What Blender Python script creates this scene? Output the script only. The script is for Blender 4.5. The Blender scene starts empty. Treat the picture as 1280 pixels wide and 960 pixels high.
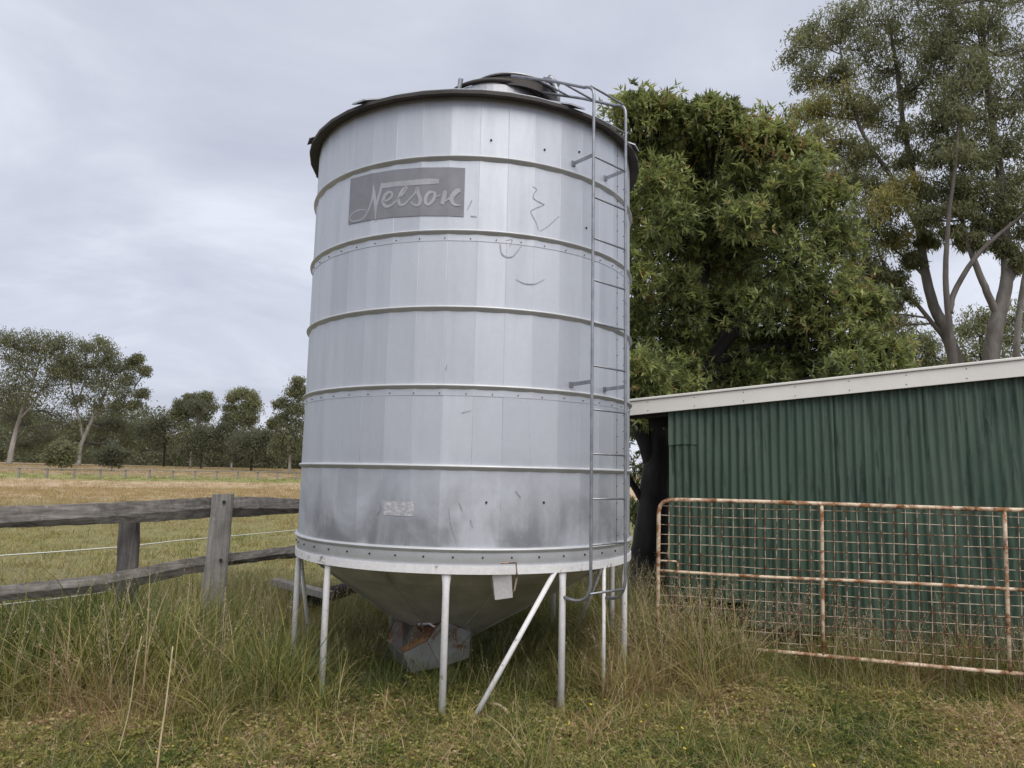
import bpy, bmesh, math, random
import numpy as np
from mathutils import Vector, Matrix

scene = bpy.context.scene
rng = np.random.default_rng(11)
random.seed(11)
R_ = math.radians

# ------------------------------------------------------------------ camera
FPX, PITCH, ROLL = 887.0, R_(7.28), R_(1.207)
EYE = np.array([0, 0, 1.6])
CF = np.array([0, math.cos(PITCH), math.sin(PITCH)])
_r0 = np.array([1.0, 0, 0]); _u0 = np.cross(_r0, CF)
CR = math.cos(ROLL) * _r0 + math.sin(ROLL) * _u0
CU = -math.sin(ROLL) * _r0 + math.cos(ROLL) * _u0
cam = bpy.data.cameras.new('camera')
cam.sensor_width = 36; cam.lens = FPX * 36 / 1280; cam.clip_start = 0.05; cam.clip_end = 6000
cam_o = bpy.data.objects.new('camera', cam)
m = Matrix.Identity(4)
for i in range(3):
    m[i][0] = CR[i]; m[i][1] = CU[i]; m[i][2] = -CF[i]; m[i][3] = EYE[i]
cam_o.matrix_world = m
scene.collection.objects.link(cam_o); scene.camera = cam_o

# ------------------------------------------------------------------ light
SUN_EL, SUN_AZ = R_(52), R_(158)          # azimuth clockwise from +Y (the view direction)
world = bpy.data.worlds.new('World'); scene.world = world; world.use_nodes = True
nt = world.node_tree; nt.nodes.clear()
def N(t, kind, **kw):
    n = t.nodes.new(kind)
    for k, v in kw.items():
        if k == 'inp':
            for a, b in v.items(): n.inputs[a].default_value = b
        else: setattr(n, k, v)
    return n
wo = N(nt, 'ShaderNodeOutputWorld'); bg = N(nt, 'ShaderNodeBackground', inp={'Strength': 0.1})
sky = N(nt, 'ShaderNodeTexSky', sky_type='NISHITA', sun_disc=False, sun_elevation=SUN_EL, sun_rotation=SUN_AZ)
tc = N(nt, 'ShaderNodeTexCoord')
sep = N(nt, 'ShaderNodeSeparateXYZ'); nt.links.new(tc.outputs['Generated'], sep.inputs[0])
zc = N(nt, 'ShaderNodeMath', operation='MAXIMUM', inp={1: 0.0}); nt.links.new(sep.outputs['Z'], zc.inputs[0])
za = N(nt, 'ShaderNodeMath', operation='ADD', inp={1: 0.16}); nt.links.new(zc.outputs[0], za.inputs[0])
dx = N(nt, 'ShaderNodeMath', operation='DIVIDE'); nt.links.new(sep.outputs['X'], dx.inputs[0]); nt.links.new(za.outputs[0], dx.inputs[1])
dy = N(nt, 'ShaderNodeMath', operation='DIVIDE'); nt.links.new(sep.outputs['Y'], dy.inputs[0]); nt.links.new(za.outputs[0], dy.inputs[1])
cmb = N(nt, 'ShaderNodeCombineXYZ', inp={2: 3.7}); nt.links.new(dx.outputs[0], cmb.inputs[0]); nt.links.new(dy.outputs[0], cmb.inputs[1])
mp = N(nt, 'ShaderNodeMapping', inp={'Rotation': (0, 0, R_(-28)), 'Scale': (0.85, 1.0, 1.0), 'Location': (1.3, 0.35, 0)})
nt.links.new(cmb.outputs[0], mp.inputs[0])
nz = N(nt, 'ShaderNodeTexNoise', inp={'Scale': 1.05, 'Detail': 8.0, 'Roughness': 0.56, 'Distortion': 0.5}); nt.links.new(mp.outputs[0], nz.inputs['Vector'])
rp = N(nt, 'ShaderNodeValToRGB'); nt.links.new(nz.outputs['Fac'], rp.inputs[0])
rp.color_ramp.elements[0].position = 0.36; rp.color_ramp.elements[0].color = (3.4, 3.56, 4.2, 1)
rp.color_ramp.elements[1].position = 0.66; rp.color_ramp.elements[1].color = (4.95, 5.12, 5.72, 1)
e = rp.color_ramp.elements.new(0.5); e.color = (3.95, 4.12, 4.75, 1)
mx = N(nt, 'ShaderNodeMix', data_type='RGBA', inp={'Factor': 0.93})
nt.links.new(sky.outputs[0], mx.inputs['A']); nt.links.new(rp.outputs[0], mx.inputs['B'])
nt.links.new(mx.outputs['Result'], bg.inputs['Color']); nt.links.new(bg.outputs[0], wo.inputs[0])

sl = bpy.data.lights.new('sun', 'SUN'); sl.energy = 1.5; sl.angle = R_(50); sl.color = (1, .95, .88)
so = bpy.data.objects.new('sun', sl); scene.collection.objects.link(so)
sd = Vector((math.sin(SUN_AZ) * math.cos(SUN_EL), math.cos(SUN_AZ) * math.cos(SUN_EL), math.sin(SUN_EL)))
so.rotation_euler = sd.to_track_quat('Z', 'Y').to_euler(); so.location = (0, -10, 30)
scene.view_settings.view_transform = 'Standard'; scene.view_settings.look = 'None'
scene.view_settings.exposure = 0.75; scene.view_settings.gamma = 1
scene.cycles.max_bounces = 6; scene.cycles.transparent_max_bounces = 4

# ------------------------------------------------------------------ helpers
def ray(x, y): return CF + (x - 640) / FPX * CR - (y - 480) / FPX * CU
def at(x, y, Y):
    d = ray(x, y); return EYE + d * (Y / d[1])

def gz(x, y):
    x = np.asarray(x, float); y = np.asarray(y, float)
    t = np.maximum(0, np.hypot(x, y) - 45)
    far = 2.2 * (1 - np.exp(-(t / 90) ** 2))
    near = 0.022 * np.sin(2.1 * x + .7) * np.sin(1.7 * y + 1.1) + 0.014 * np.sin(5.3 * x + 2 * y) + 0.01 * np.sin(7.1 * y - 3.1 * x + 1)
    hump = 0.06 * np.exp(-((x + 2.4) ** 2 / 1.6 + (y - 5.6) ** 2 / 1.2)) + 0.05 * np.exp(-((x - 1.6) ** 2 / .5 + (y - 6.0) ** 2 / .6))
    return far + near + hump - 0.02

class MB:
    def __init__(s): s.v = []; s.f = []; s.n = 0
    def add(s, v, f):
        v = np.asarray(v, float).reshape(-1, 3); o = s.n
        s.v.append(v); s.f += [tuple(i + o for i in q) for q in f]; s.n += len(v)
    def box(s, c, size, M=None):
        h = np.array(size) / 2; p = np.array([[a, b, d] for a in (-1, 1) for b in (-1, 1) for d in (-1, 1)]) * h
        if M is not None: p = p @ np.array(M).T
        s.add(p + np.array(c), [(0, 1, 3, 2), (4, 6, 7, 5), (0, 4, 5, 1), (2, 3, 7, 6), (0, 2, 6, 4), (1, 5, 7, 3)])
    def tube(s, pts, rad, n=8, caps=True):
        P = np.asarray(pts, float); k = len(P); rad = np.broadcast_to(np.asarray(rad, float), (k,))
        T = np.gradient(P, axis=0) if k > 2 else np.repeat((P[-1] - P[0])[None], k, 0)
        T /= np.linalg.norm(T, axis=1)[:, None] + 1e-12
        ref = np.array([0, 0, 1.0]) if abs(T[0][2]) < .9 else np.array([1.0, 0, 0])
        u = np.cross(T[0], ref); u /= np.linalg.norm(u); vs = []
        for i in range(k):
            u = u - T[i] * (u @ T[i]); u /= np.linalg.norm(u) + 1e-12; w = np.cross(T[i], u)
            a = np.arange(n) / n * 2 * np.pi
            vs.append(P[i] + rad[i] * (np.cos(a)[:, None] * u + np.sin(a)[:, None] * w))
        f = [(i * n + j, i * n + (j + 1) % n, (i + 1) * n + (j + 1) % n, (i + 1) * n + j) for i in range(k - 1) for j in range(n)]
        if caps: f += [tuple(range(n))[::-1], tuple(range((k - 1) * n, k * n))]
        s.add(np.concatenate(vs), f)
    def lathe(s, prof, n=84, a0=0, a1=2 * math.pi):
        full = abs(a1 - a0 - 2 * math.pi) < 1e-6; m_ = n if full else n + 1
        a = a0 + np.arange(m_) / n * (a1 - a0)
        v = np.array([[r * math.cos(t), r * math.sin(t), z] for t in a for r, z in prof]); k = len(prof)
        s.add(v, [(i * k + j, ((i + 1) % m_) * k + j, ((i + 1) % m_) * k + j + 1, i * k + j + 1) for i in range(n) for j in range(k - 1)])
    def sphere(s, c, r, sc=(1, 1, 1), n=8):
        prof = [(r * math.cos(t), r * math.sin(t)) for t in np.linspace(-1.5, 1.5, n // 2 + 1)]
        q = MB(); q.lathe(prof, n); s.add(q.v[0] * np.array(sc) + np.array(c), q.f)
    def build(s, name, mat, parent=None, smooth=False, bevel=0):
        me = bpy.data.meshes.new(name)
        me.from_pydata(np.concatenate(s.v).tolist(), [], s.f); me.update()
        if smooth: me.polygons.foreach_set('use_smooth', [True] * len(me.polygons))
        if mat: me.materials.append(mat)
        return link(name, me, parent, bevel)

def link(name, me, parent=None, bevel=0):
    o = bpy.data.objects.new(name, me); scene.collection.objects.link(o)
    if parent: o.parent = parent
    if bevel:
        b = o.modifiers.new('bevel', 'BEVEL'); b.width = bevel; b.segments = 2; b.limit_method = 'ANGLE'
    return o

def fastmesh(name, v, q, mat, attrs=None):
    """v (n,3), q (m,4) quads, attrs {name: per-vertex float}"""
    me = bpy.data.meshes.new(name); n, mm = len(v), len(q)
    me.vertices.add(n); me.vertices.foreach_set('co', np.asarray(v, np.float32).ravel())
    me.loops.add(mm * 4); me.loops.foreach_set('vertex_index', np.asarray(q, np.int32).ravel())
    me.polygons.add(mm); me.polygons.foreach_set('loop_start', np.arange(0, mm * 4, 4, dtype=np.int32))
    try: me.polygons.foreach_set('loop_total', np.full(mm, 4, np.int32))
    except Exception: pass
    for k, a in (attrs or {}).items():
        at_ = me.attributes.new(k, 'FLOAT', 'POINT'); at_.data.foreach_set('value', np.asarray(a, np.float32))
    me.update(calc_edges=True); me.validate()
    if mat: me.materials.append(mat)
    return me

def tag(o, label=None, cat=None, group=None, kind=None):
    if label: o['label'] = label
    if cat: o['category'] = cat
    if group: o['group'] = group
    if kind: o['kind'] = kind
    return o
def empty(name, loc, label, cat, group=None):
    o = bpy.data.objects.new(name, None); scene.collection.objects.link(o)
    o.location = loc; o.empty_display_size = .2
    return tag(o, label, cat, group)
def inv(parent, P):                       # world points -> parent's (unrotated) space
    return np.asarray(P, float) - np.array(parent.location)

# ------------------------------------------------------------------ materials
def mat(name):
    m_ = bpy.data.materials.new(name); m_.use_nodes = True; t = m_.node_tree
    b = t.nodes['Principled BSDF']; return m_, t, b
def ramp(t, src, stops, out=None):
    r = N(t, 'ShaderNodeValToRGB'); t.links.new(src, r.inputs[0]); el = r.color_ramp.elements
    el[0].position, el[0].color = stops[0][0], (*stops[0][1], 1)
    el[1].position, el[1].color = stops[-1][0], (*stops[-1][1], 1)
    for p, c in stops[1:-1]: x = el.new(p); x.color = (*c, 1)
    if out is not None: t.links.new(r.outputs[0], out)
    return r.outputs[0]
def g3(v): return (v, v, v)
def noise(t, scale, detail=5, rough=.55, vec=None, sc=None, dist=0, coord='Object', rot=0.0):
    n = N(t, 'ShaderNodeTexNoise', inp={'Scale': scale, 'Detail': detail, 'Roughness': rough, 'Distortion': dist})
    if coord == 'World': src = N(t, 'ShaderNodeNewGeometry').outputs['Position']
    else: src = N(t, 'ShaderNodeTexCoord').outputs[coord]
    mpn = N(t, 'ShaderNodeMapping', vector_type='TEXTURE' if rot else 'POINT', inp={'Scale': sc or (1, 1, 1), 'Rotation': (0, 0, rot)}); t.links.new(src, mpn.inputs[0]); t.links.new(mpn.outputs[0], n.inputs['Vector'])
    return n.outputs['Fac']
def mix(t, fac, a, b, blend='MIX'):
    n = N(t, 'ShaderNodeMix', data_type='RGBA', blend_type=blend)
    for s, v in (('Factor', fac), ('A', a), ('B', b)):
        if isinstance(v, (int, float)): n.inputs[s].default_value = v
        elif isinstance(v, tuple): n.inputs[s].default_value = (*v, 1)
        else: t.links.new(v, n.inputs[s])
    return n.outputs['Result']
def math_(t, op, a, b=0.0, clamp=False):
    n = N(t, 'ShaderNodeMath', operation=op, use_clamp=clamp)
    for i, v in enumerate((a, b)):
        if isinstance(v, (int, float)): n.inputs[i].default_value = v
        else: t.links.new(v, n.inputs[i])
    return n.outputs[0]
def bump(t, b, h, strength=.3, dist=.01):
    n = N(t, 'ShaderNodeBump', inp={'Strength': strength, 'Distance': dist}); t.links.new(h, n.inputs['Height']); t.links.new(n.outputs[0], b.inputs['Normal'])

def zinc_material():
    m_, t, b = mat('galvanised_zinc')
    oi = N(t, 'ShaderNodeObjectInfo').outputs['Random']
    z = N(t, 'ShaderNodeSeparateXYZ'); t.links.new(N(t, 'ShaderNodeNewGeometry').outputs['Position'], z.inputs[0])
    base = ramp(t, oi, [(0, (.525, .555, .60)), (1, (.61, .64, .685))])
    spang = noise(t, 28, 3, .6, coord='World'); base = mix(t, .05, base, ramp(t, spang, [(.3, g3(.35)), (.7, g3(.8))]))
    streak = noise(t, 3.2, 5, .6, sc=(3.2, 3.2, .28), coord='World')
    base = mix(t, ramp(t, streak, [(.46, g3(0)), (.80, g3(.28))]), base, (.42, .43, .455))
    # handled and dusted lower courses
    low = math_(t, 'SUBTRACT', 1.0, math_(t, 'MULTIPLY', math_(t, 'SUBTRACT', z.outputs['Z'], 1.05), 1.35), True)
    smud = noise(t, 2.6, 6, .62, sc=(1, 1, .75), dist=.4, coord='World')
    sm = math_(t, 'MULTIPLY', ramp(t, smud, [(.40, g3(0)), (.64, g3(1))]), math_(t, 'MULTIPLY', low, .95))
    base = mix(t, sm, base, (.22, .225, .245))
    b.inputs['Metallic'].default_value = .58
    t.links.new(base, b.inputs['Base Color'])
    t.links.new(ramp(t, streak, [(.3, g3(.50)), (.7, g3(.62))]), b.inputs['Roughness'])
    bump(t, b, noise(t, 2.2, 4, .5, sc=(1, 1, .6), coord='World'), .38, .02)
    return m_
ZINC = zinc_material()
def simple(name, col, rough=.5, metal=0.0, var=.25, scale=6, bumpk=0, sc=None):
    m_, t, b = mat(name)
    n = noise(t, scale, 6, .6, sc=sc)
    c0 = tuple(c * (1 - var) for c in col); c1 = tuple(min(1, c * (1 + var)) for c in col)
    ramp(t, n, [(.3, c0), (.7, c1)], b.inputs['Base Color'])
    b.inputs['Roughness'].default_value = rough; b.inputs['Metallic'].default_value = metal
    if bumpk: bump(t, b, n, bumpk, .01)
    return m_
ZBAND = simple('zinc_band', (.66, .68, .72), .5, .45, .10, 5)
HOOP = simple('hoop_metal', (.60, .61, .63), .35, .7, .10, 5)
HOOPM = simple('hoop_zinc', (.56, .57, .575), .55, .45, .10, 5)
EAVE = simple('eave_metal', (.07, .062, .058), .7, .1, .35, 3)
ROOFM = simple('roof_metal', (.45, .46, .48), .45, .6, .15, 4)
PIPE = simple('galvanised_pipe', (.30, .31, .335), .42, .6, .25, 14)
NAMEBG = simple('faded_grey_paint', (.245, .245, .27), .6, .2, .10, 9)
NAMEFG = simple('faded_pale_paint', (.40, .40, .435), .6, .2, .10, 14)
SCUFF = simple('scuff_mark', (.36, .365, .39), .6, .4, .3, 40)
BOLT = simple('bolt_head', (.05, .045, .045), .6, .5, .3, 40)
HOPPER = simple('hopper_sheet', (.46, .45, .40), .6, .35, .3, 3, sc=(1, 1, .6))
def chipped(name, paint, rust, lo, hi, scale, rough=.5, sc=(1, 1, 1), dark=(.035, .02, .015)):
    m_, t, b = mat(name)
    n1 = noise(t, scale, 8, .68, sc=sc, dist=.3, coord='World'); n2 = noise(t, scale * 4, 4, .6, coord='World')
    rustc = ramp(t, n2, [(.3, dark), (.55, rust), (.8, tuple(min(1, c * 1.6) for c in rust))])
    f = ramp(t, n1, [(lo, g3(0)), (hi, g3(1))])
    pc = ramp(t, n2, [(.25, tuple(c * .82 for c in paint)), (.7, paint)])
    t.links.new(mix(t, f, pc, rustc), b.inputs['Base Color'])
    t.links.new(ramp(t, f, [(0, g3(rough)), (1, g3(.85))]), b.inputs['Roughness'])
    bump(t, b, f, -.25, .002)
    return m_
WPAINT = chipped('white_leg_paint', (.84, .83, .83), (.16, .09, .06), .61, .69, 9)
GATEP = chipped('rusty_cream_paint', (.72, .57, .42), (.29, .13, .05), .44, .57, 10)
WIREP = chipped('rusty_wire', (.58, .48, .36), (.22, .09, .045), .43, .56, 13)
RUSTY = chipped('rusted_sheet', (.10, .092, .092), (.20, .085, .03), .46, .6, 5)
BOOTM = chipped('boot_paint', (.23, .24, .23), (.13, .065, .03), .55, .66, 6)
STICK = None
def sticker_mat():
    m_, t, b = mat('worn_sticker'); n = noise(t, 38, 4, .7, sc=(1, 1, 1.5)); ramp(t, n, [(.42, (.36, .365, .39)), (.66, (.58, .58, .60))], b.inputs['Base Color'])
    b.inputs['Roughness'].default_value = .6; return m_
STICK = sticker_mat()
def green_tin():
    m_, t, b = mat('green_painted_tin')
    n = noise(t, 2.2, 6, .6, sc=(1.2, 1.2, .35), coord='World')
    base = ramp(t, n, [(.3, (.038, .074, .050)), (.7, (.072, .114, .080))])
    spk = noise(t, 60, 4, .7, coord='World'); base = mix(t, ramp(t, spk, [(.63, g3(0)), (.70, g3(.75))]), base, (.012, .02, .016))
    scr = noise(t, 9, 5, .7, sc=(3, 3, .25), dist=.6, coord='World'); base = mix(t, ramp(t, scr, [(.70, g3(0)), (.75, g3(.45))]), base, (.18, .24, .21))
    run = noise(t, 4.5, 6, .72, sc=(4, 4, .35), dist=.5, coord='World'); base = mix(t, ramp(t, run, [(.53, g3(0)), (.63, g3(.85))]), base, (.016, .034, .024))
    zz = N(t, 'ShaderNodeSeparateXYZ'); t.links.new(N(t, 'ShaderNodeNewGeometry').outputs['Position'], zz.inputs[0])
    spl = math_(t, 'ADD', math_(t, 'MULTIPLY', zz.outputs['Z'], -1.1), math_(t, 'MULTIPLY', noise(t, 5, 6, .7, coord='World'), 1.3))
    base = mix(t, ramp(t, spl, [(0, g3(0)), (.75, g3(.6))]), base, (.10, .085, .06))
    t.links.new(base, b.inputs['Base Color']); b.inputs['Roughness'].default_value = .5
    return m_
GREEN = green_tin()
FASC = simple('cream_white_fascia', (.77, .75, .70), .5, 0, .05, 4)
TIMB = simple('dark_timber', (.035, .03, .027), .85, 0, .4, 8)
def weathered(name, a, b_, c, gs=(14, 1, 1), rot=R_(62)):
    m_, t, b = mat(name)
    n = noise(t, 5, 8, .7, sc=(1, 1, 1), dist=.5); g = noise(t, 26, 6, .7, sc=gs, dist=.7, rot=rot)
    col = ramp(t, g, [(.28, a), (.5, b_), (.74, c)])
    col = mix(t, ramp(t, n, [(.45, g3(0)), (.7, g3(.65))]), col, a)
    lich = noise(t, 14, 4, .6); col = mix(t, ramp(t, lich, [(.66, g3(0)), (.74, g3(.4))]), col, tuple(min(1, x * 1.35) for x in c))
    t.links.new(col, b.inputs['Base Color']); b.inputs['Roughness'].default_value = .9
    bump(t, b, g, .7, .008); return m_
RAILM = weathered('weathered_rail_timber', (.06, .052, .046), (.20, .182, .165), (.38, .352, .32))
POSTM = weathered('weathered_post_timber', (.13, .12, .11), (.27, .255, .24), (.42, .40, .375), (1, 1, .06), 0.0)
DARKP = weathered('dark_post_timber', (.05, .045, .042), (.12, .11, .105), (.24, .225, .215), (1, 1, .06), 0.0)
TAPE = simple('fence_tape', (.75, .76, .68), .7, 0, .1, 30)
def bark(name, a, b_, c, scale=4, sc=(1, 1, .3)):
    m_, t, b = mat(name); n = noise(t, scale, 7, .65, sc=sc, dist=.4, coord='World'); ramp(t, n, [(.32, a), (.5, b_), (.7, c)], b.inputs['Base Color'])
    b.inputs['Roughness'].default_value = .85; bump(t, b, n, .5, .03); return m_
GUMB = bark('gum_bark', (.055, .046, .04), (.13, .115, .10), (.27, .25, .23), 1.8)
GUMD = bark('dark_gum_bark', (.05, .042, .036), (.10, .085, .075), (.17, .15, .135), 2.0)
DARKB = bark('dark_bark', (.012, .010, .009), (.026, .021, .019), (.05, .041, .036), 4)
FARB = bark('far_gum_bark', (.13, .115, .10), (.25, .23, .21), (.40, .375, .35), .5)
def leafmat(name, stops, trans=.35, rough=.45):
    m_, t, b = mat(name)
    a = N(t, 'ShaderNodeAttribute', attribute_name='v').outputs['Fac']
    c = ramp(t, a, stops, b.inputs['Base Color']); b.inputs['Roughness'].default_value = rough
    tr = N(t, 'ShaderNodeBsdfTranslucent'); t.links.new(mix(t, .5, c, (.30, .38, .06), 'MIX'), tr.inputs[0])
    t.links.new(c, tr.inputs[0])
    ms = N(t, 'ShaderNodeMixShader', inp={0: trans}); t.links.new(b.outputs[0], ms.inputs[1]); t.links.new(tr.outputs[0], ms.inputs[2])
    t.links.new(ms.outputs[0], t.nodes['Material Output'].inputs[0]); return m_
LEAFD = leafmat('glossy_leaf', [(0, (.08, .09, .05)), (.35, (.175, .215, .08)), (.7, (.355, .40, .14)), (.95, (.52, .53, .19)), (1, (.36, .24, .12))], .42, .36)
LEAFG = leafmat('gum_leaf', [(0, (.14, .15, .085)), (.5, (.29, .305, .145)), (.8, (.42, .38, .13)), (1, (.52, .42, .10))], .5, .65)
LEAFF = leafmat('far_leaf', [(0, (.10, .11, .075)), (.5, (.24, .25, .135)), (.8, (.36, .38, .15)), (1, (.46, .50, .17))], .5, .65)

def grassmat(name, stops):
    m_, t, b = mat(name)
    v = N(t, 'ShaderNodeAttribute', attribute_name='v').outputs['Fac']
    d = N(t, 'ShaderNodeAttribute', attribute_name='tint', attribute_type='INSTANCER').outputs['Fac']
    x = math_(t, 'ADD', d, math_(t, 'MULTIPLY', math_(t, 'SUBTRACT', v, .5), .95), True)
    c = ramp(t, x, stops, b.inputs['Base Color']); b.inputs['Roughness'].default_value = .6
    tr = N(t, 'ShaderNodeBsdfTranslucent'); t.links.new(c, tr.inputs[0])
    ms = N(t, 'ShaderNodeMixShader', inp={0: .35}); t.links.new(b.outputs[0], ms.inputs[1]); t.links.new(tr.outputs[0], ms.inputs[2])
    t.links.new(ms.outputs[0], t.nodes['Material Output'].inputs[0]); return m_
GRASSM = grassmat('grass_blade', [(0, (.085, .12, .03)), (.26, (.165, .20, .04)), (.50, (.31, .295, .075)), (.75, (.48, .39, .16)), (.9, (.58, .45, .27)), (1, (.36, .23, .13))])
SEEDM = grassmat('grass_seed_head', [(0, (.27, .25, .13)), (.5, (.42, .36, .19)), (1, (.50, .38, .28))])

# ------------------------------------------------------------------ ground
def build_ground():
    rad = np.concatenate([[0.01], np.linspace(.5, 12, 78), np.geomspace(12.4, 2500, 66)]); na = 220
    a = np.arange(na) / na * 2 * np.pi
    X = (rad[:, None] * np.sin(a)).ravel(); Y = (rad[:, None] * np.cos(a)).ravel()
    v = np.stack([X, Y, gz(X, Y)], 1)
    i, j = np.meshgrid(np.arange(len(rad) - 1), np.arange(na), indexing='ij'); j2 = (j + 1) % na
    q = np.stack([i * na + j, i * na + j2, (i + 1) * na + j2, (i + 1) * na + j], -1).reshape(-1, 4)[:, ::-1]
    m_, t, b = mat('paddock_ground')
    p = N(t, 'ShaderNodeNewGeometry').outputs['Position']; s = N(t, 'ShaderNodeSeparateXYZ'); t.links.new(p, s.inputs[0])
    wob = noise(t, .12, 4, .6, coord='World'); yy = math_(t, 'ADD', s.outputs['Y'], math_(t, 'MULTIPLY', math_(t, 'SUBTRACT', wob, .5), 16.0))
    yy = math_(t, 'SUBTRACT', yy, math_(t, 'MULTIPLY', s.outputs['X'], .35))
    near = ramp(t, noise(t, 7, 8, .7, coord='World'), [(.3, (.05, .035, .022)), (.5, (.09, .065, .038)), (.7, (.15, .115, .065))])
    fieldn = noise(t, 1.6, 9, .75, coord='World')
    green = ramp(t, fieldn, [(.3, (.14, .145, .05)), (.5, (.24, .22, .085)), (.7, (.34, .30, .13))])
    tan = ramp(t, noise(t, .55, 9, .75, sc=(.5, 1.6, 1), coord='World'), [(.3, (.33, .235, .14)), (.5, (.50, .37, .23)), (.7, (.60, .46, .30))])
    lush = ramp(t, fieldn, [(.3, (.21, .22, .07)), (.7, (.36, .34, .12))])
    red = ramp(t, noise(t, .3, 8, .75, coord='World'), [(.3, (.24, .17, .095)), (.7, (.44, .33, .20))])
    k = 1 / 200.0
    band = math_(t, 'MULTIPLY', yy, k)
    def step(a_, b_): return ramp(t, band, [(a_ * k, g3(0)), (b_ * k, g3(1))])
    c = mix(t, step(9, 13), near, green); c = mix(t, step(32, 46), c, tan); c = mix(t, step(80, 84), c, lush); c = mix(t, step(97, 102), c, red)
    t.links.new(c, b.inputs['Base Color']); b.inputs['Roughness'].default_value = .95
    bump(t, b, noise(t, 14, 8, .75, coord='World'), .8, .05)
    me = fastmesh('ground', v, q, m_); me.polygons.foreach_set('use_smooth', [True] * len(me.polygons))
    o = link('ground', me); tag(o, kind='structure'); return o
build_ground()

# ------------------------------------------------------------------ silo
SX, SY, SR = -.373, 6.289, 1.405
NF = 42; AP = SR * math.cos(math.pi / NF); PH0 = R_(-90.0) - math.pi / NF * 1.0
silo = empty('grain_silo', (SX, SY, 0), 'tall round galvanised grain silo standing on white legs in long grass', 'silo')
def facet_r(th):
    d = (th - PH0) % (2 * math.pi / NF) - math.pi / NF
    return AP / math.cos(d)
def cyl(x, y, rad=SR):
    d = ray(x, y); a = d[0] ** 2 + d[1] ** 2; b = -2 * (d[0] * SX + d[1] * SY); c = SX * SX + SY * SY - rad * rad
    t = (-b - math.sqrt(max(0, b * b - 4 * a * c))) / 2 / a; P = EYE + d * t
    return math.atan2(P[1] - SY, P[0] - SX), P[2]
def onwall(th, z, off=.003):
    r = facet_r(th) + off; return (r * math.cos(th), r * math.sin(th), z)
RINGZ = [1.090, 1.646, 2.202, 2.758, 3.314, 3.870]; ZTOP = 4.40
def panel_mesh(h):
    w = 2 * SR * math.sin(math.pi / NF); e = .0028; q = MB()
    xs = [(-w / 2 - .001, -.0018), (-w / 2 + e, 0), (w / 2 - e, 0), (w / 2 + .001, -.0018)]
    v = [(x, y, z) for y, x in xs for z in (-h / 2, h / 2)]
    v = [(AP + d, yv, z) for (yv, d) in xs for z in (-h / 2, h / 2)]
    q.add(v, [(2 * i, 2 * i + 2, 2 * i + 3, 2 * i + 1) for i in range(3)])
    me = bpy.data.meshes.new('wall_panel'); me.from_pydata(np.concatenate(q.v).tolist(), [], q.f); me.materials.append(ZINC); return me
tiers = [(RINGZ[i], RINGZ[i + 1]) for i in range(5)] + [(RINGZ[5], ZTOP)]
pm = {}
for (z0, z1) in tiers:
    h = round(z1 - z0, 3)
    if h not in pm: pm[h] = panel_mesh(h)
    for k in range(NF):
        o = link('wall_panel', pm[h], silo)
        o.location = (0, 0, (z0 + z1) / 2)
        jit = random.gauss(0, R_(.22))
        th = PH0 + (k + .5) * 2 * math.pi / NF
        c = Vector((AP * math.cos(th), AP * math.sin(th), 0))
        # tilt each sheet face a hair about its own centre line
        Mx = Matrix.Rotation(th, 4, 'Z'); J = Matrix.Translation((AP, 0, 0)) @ Matrix.Rotation(jit, 4, 'Z') @ Matrix.Rotation(random.gauss(0, R_(.10)), 4, 'Y') @ Matrix.Translation((-AP, 0, 0))
        o.matrix_local = Matrix.Translation((0, 0, (z0 + z1) / 2)) @ Mx @ J
q = MB(); q.lathe([(SR - .03, .975), (SR - .03, ZTOP)], 84); q.build('inner_shell', ZBAND, silo)
q = MB(); q.lathe([(SR - .002, .985), (SR + .003, .99), (SR + .003, 1.085)], 126); q.build('base_band', ZBAND, silo, True)
for i, z in enumerate(RINGZ):
    q = MB(); q.lathe([(SR - .01, z + .015), (SR + .008, z + .014), (SR + .019, z + .009), (SR + .023, z + .002), (SR + .020, z - .004), (SR - .002, z - .026)], 126)
    q.build('hoop', HOOPM, silo)
for z in (3.245, 2.135):      # lap joints with bolts below two hoops
    q = MB(); q.lathe([(SR - .004, z), (SR + .0028, z), (SR + .0030, z + .055), (SR - .004, z + .056)], NF, PH0, PH0 + 2 * math.pi); q.build('lap_strip', ZINC, silo)
q = MB()
def bolt(q, th, z, r=.007, off=.004):
    c = np.array(onwall(th, z, off)); d = np.array([math.cos(th), math.sin(th), 0]); q.tube([c - d * .004, c + d * .005], [r, r * .8], 6)
for k in range(44): bolt(q, k / 44 * 2 * math.pi, 1.04, .008, .008)
for z in (3.262, 2.152):
    for k in range(48): bolt(q, k / 48 * 2 * math.pi + .04, z + random.gauss(0, .002), .004, .007)
for k in range(26): bolt(q, R_(-31), 1.02 + k * .128 + random.gauss(0, .003), .0035)
for k in range(22): bolt(q, R_(-25.5), 1.15 + k * .135 + random.gauss(0, .003), .003)
for x, y in ((614, 175), (681, 187), (608, 628), (680, 628), (628, 292), (724, 190), (733, 285)):
    th, z = cyl(x, y); bolt(q, th, z, .009)
b_ = q.build('bolts', BOLT, silo); tag(b_, kind='stuff')
q = MB(); th = R_(-31)
for z0, z1 in ((1.1, 4.36),):
    q.add([onwall(th - .0016, z0), onwall(th + .0016, z0), onwall(th + .0016, z1), onwall(th - .0016, z1)], [(0, 1, 2, 3)])
q.build('vertical_seam', BOLT, silo)
# white support ring
q = MB(); q.lathe([(SR - .10, .975), (SR - .10, .930), (SR + .012, .930), (SR + .012, .985), (SR - .02, .985)], 126); q.build('support_ring', WPAINT, silo)
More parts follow.
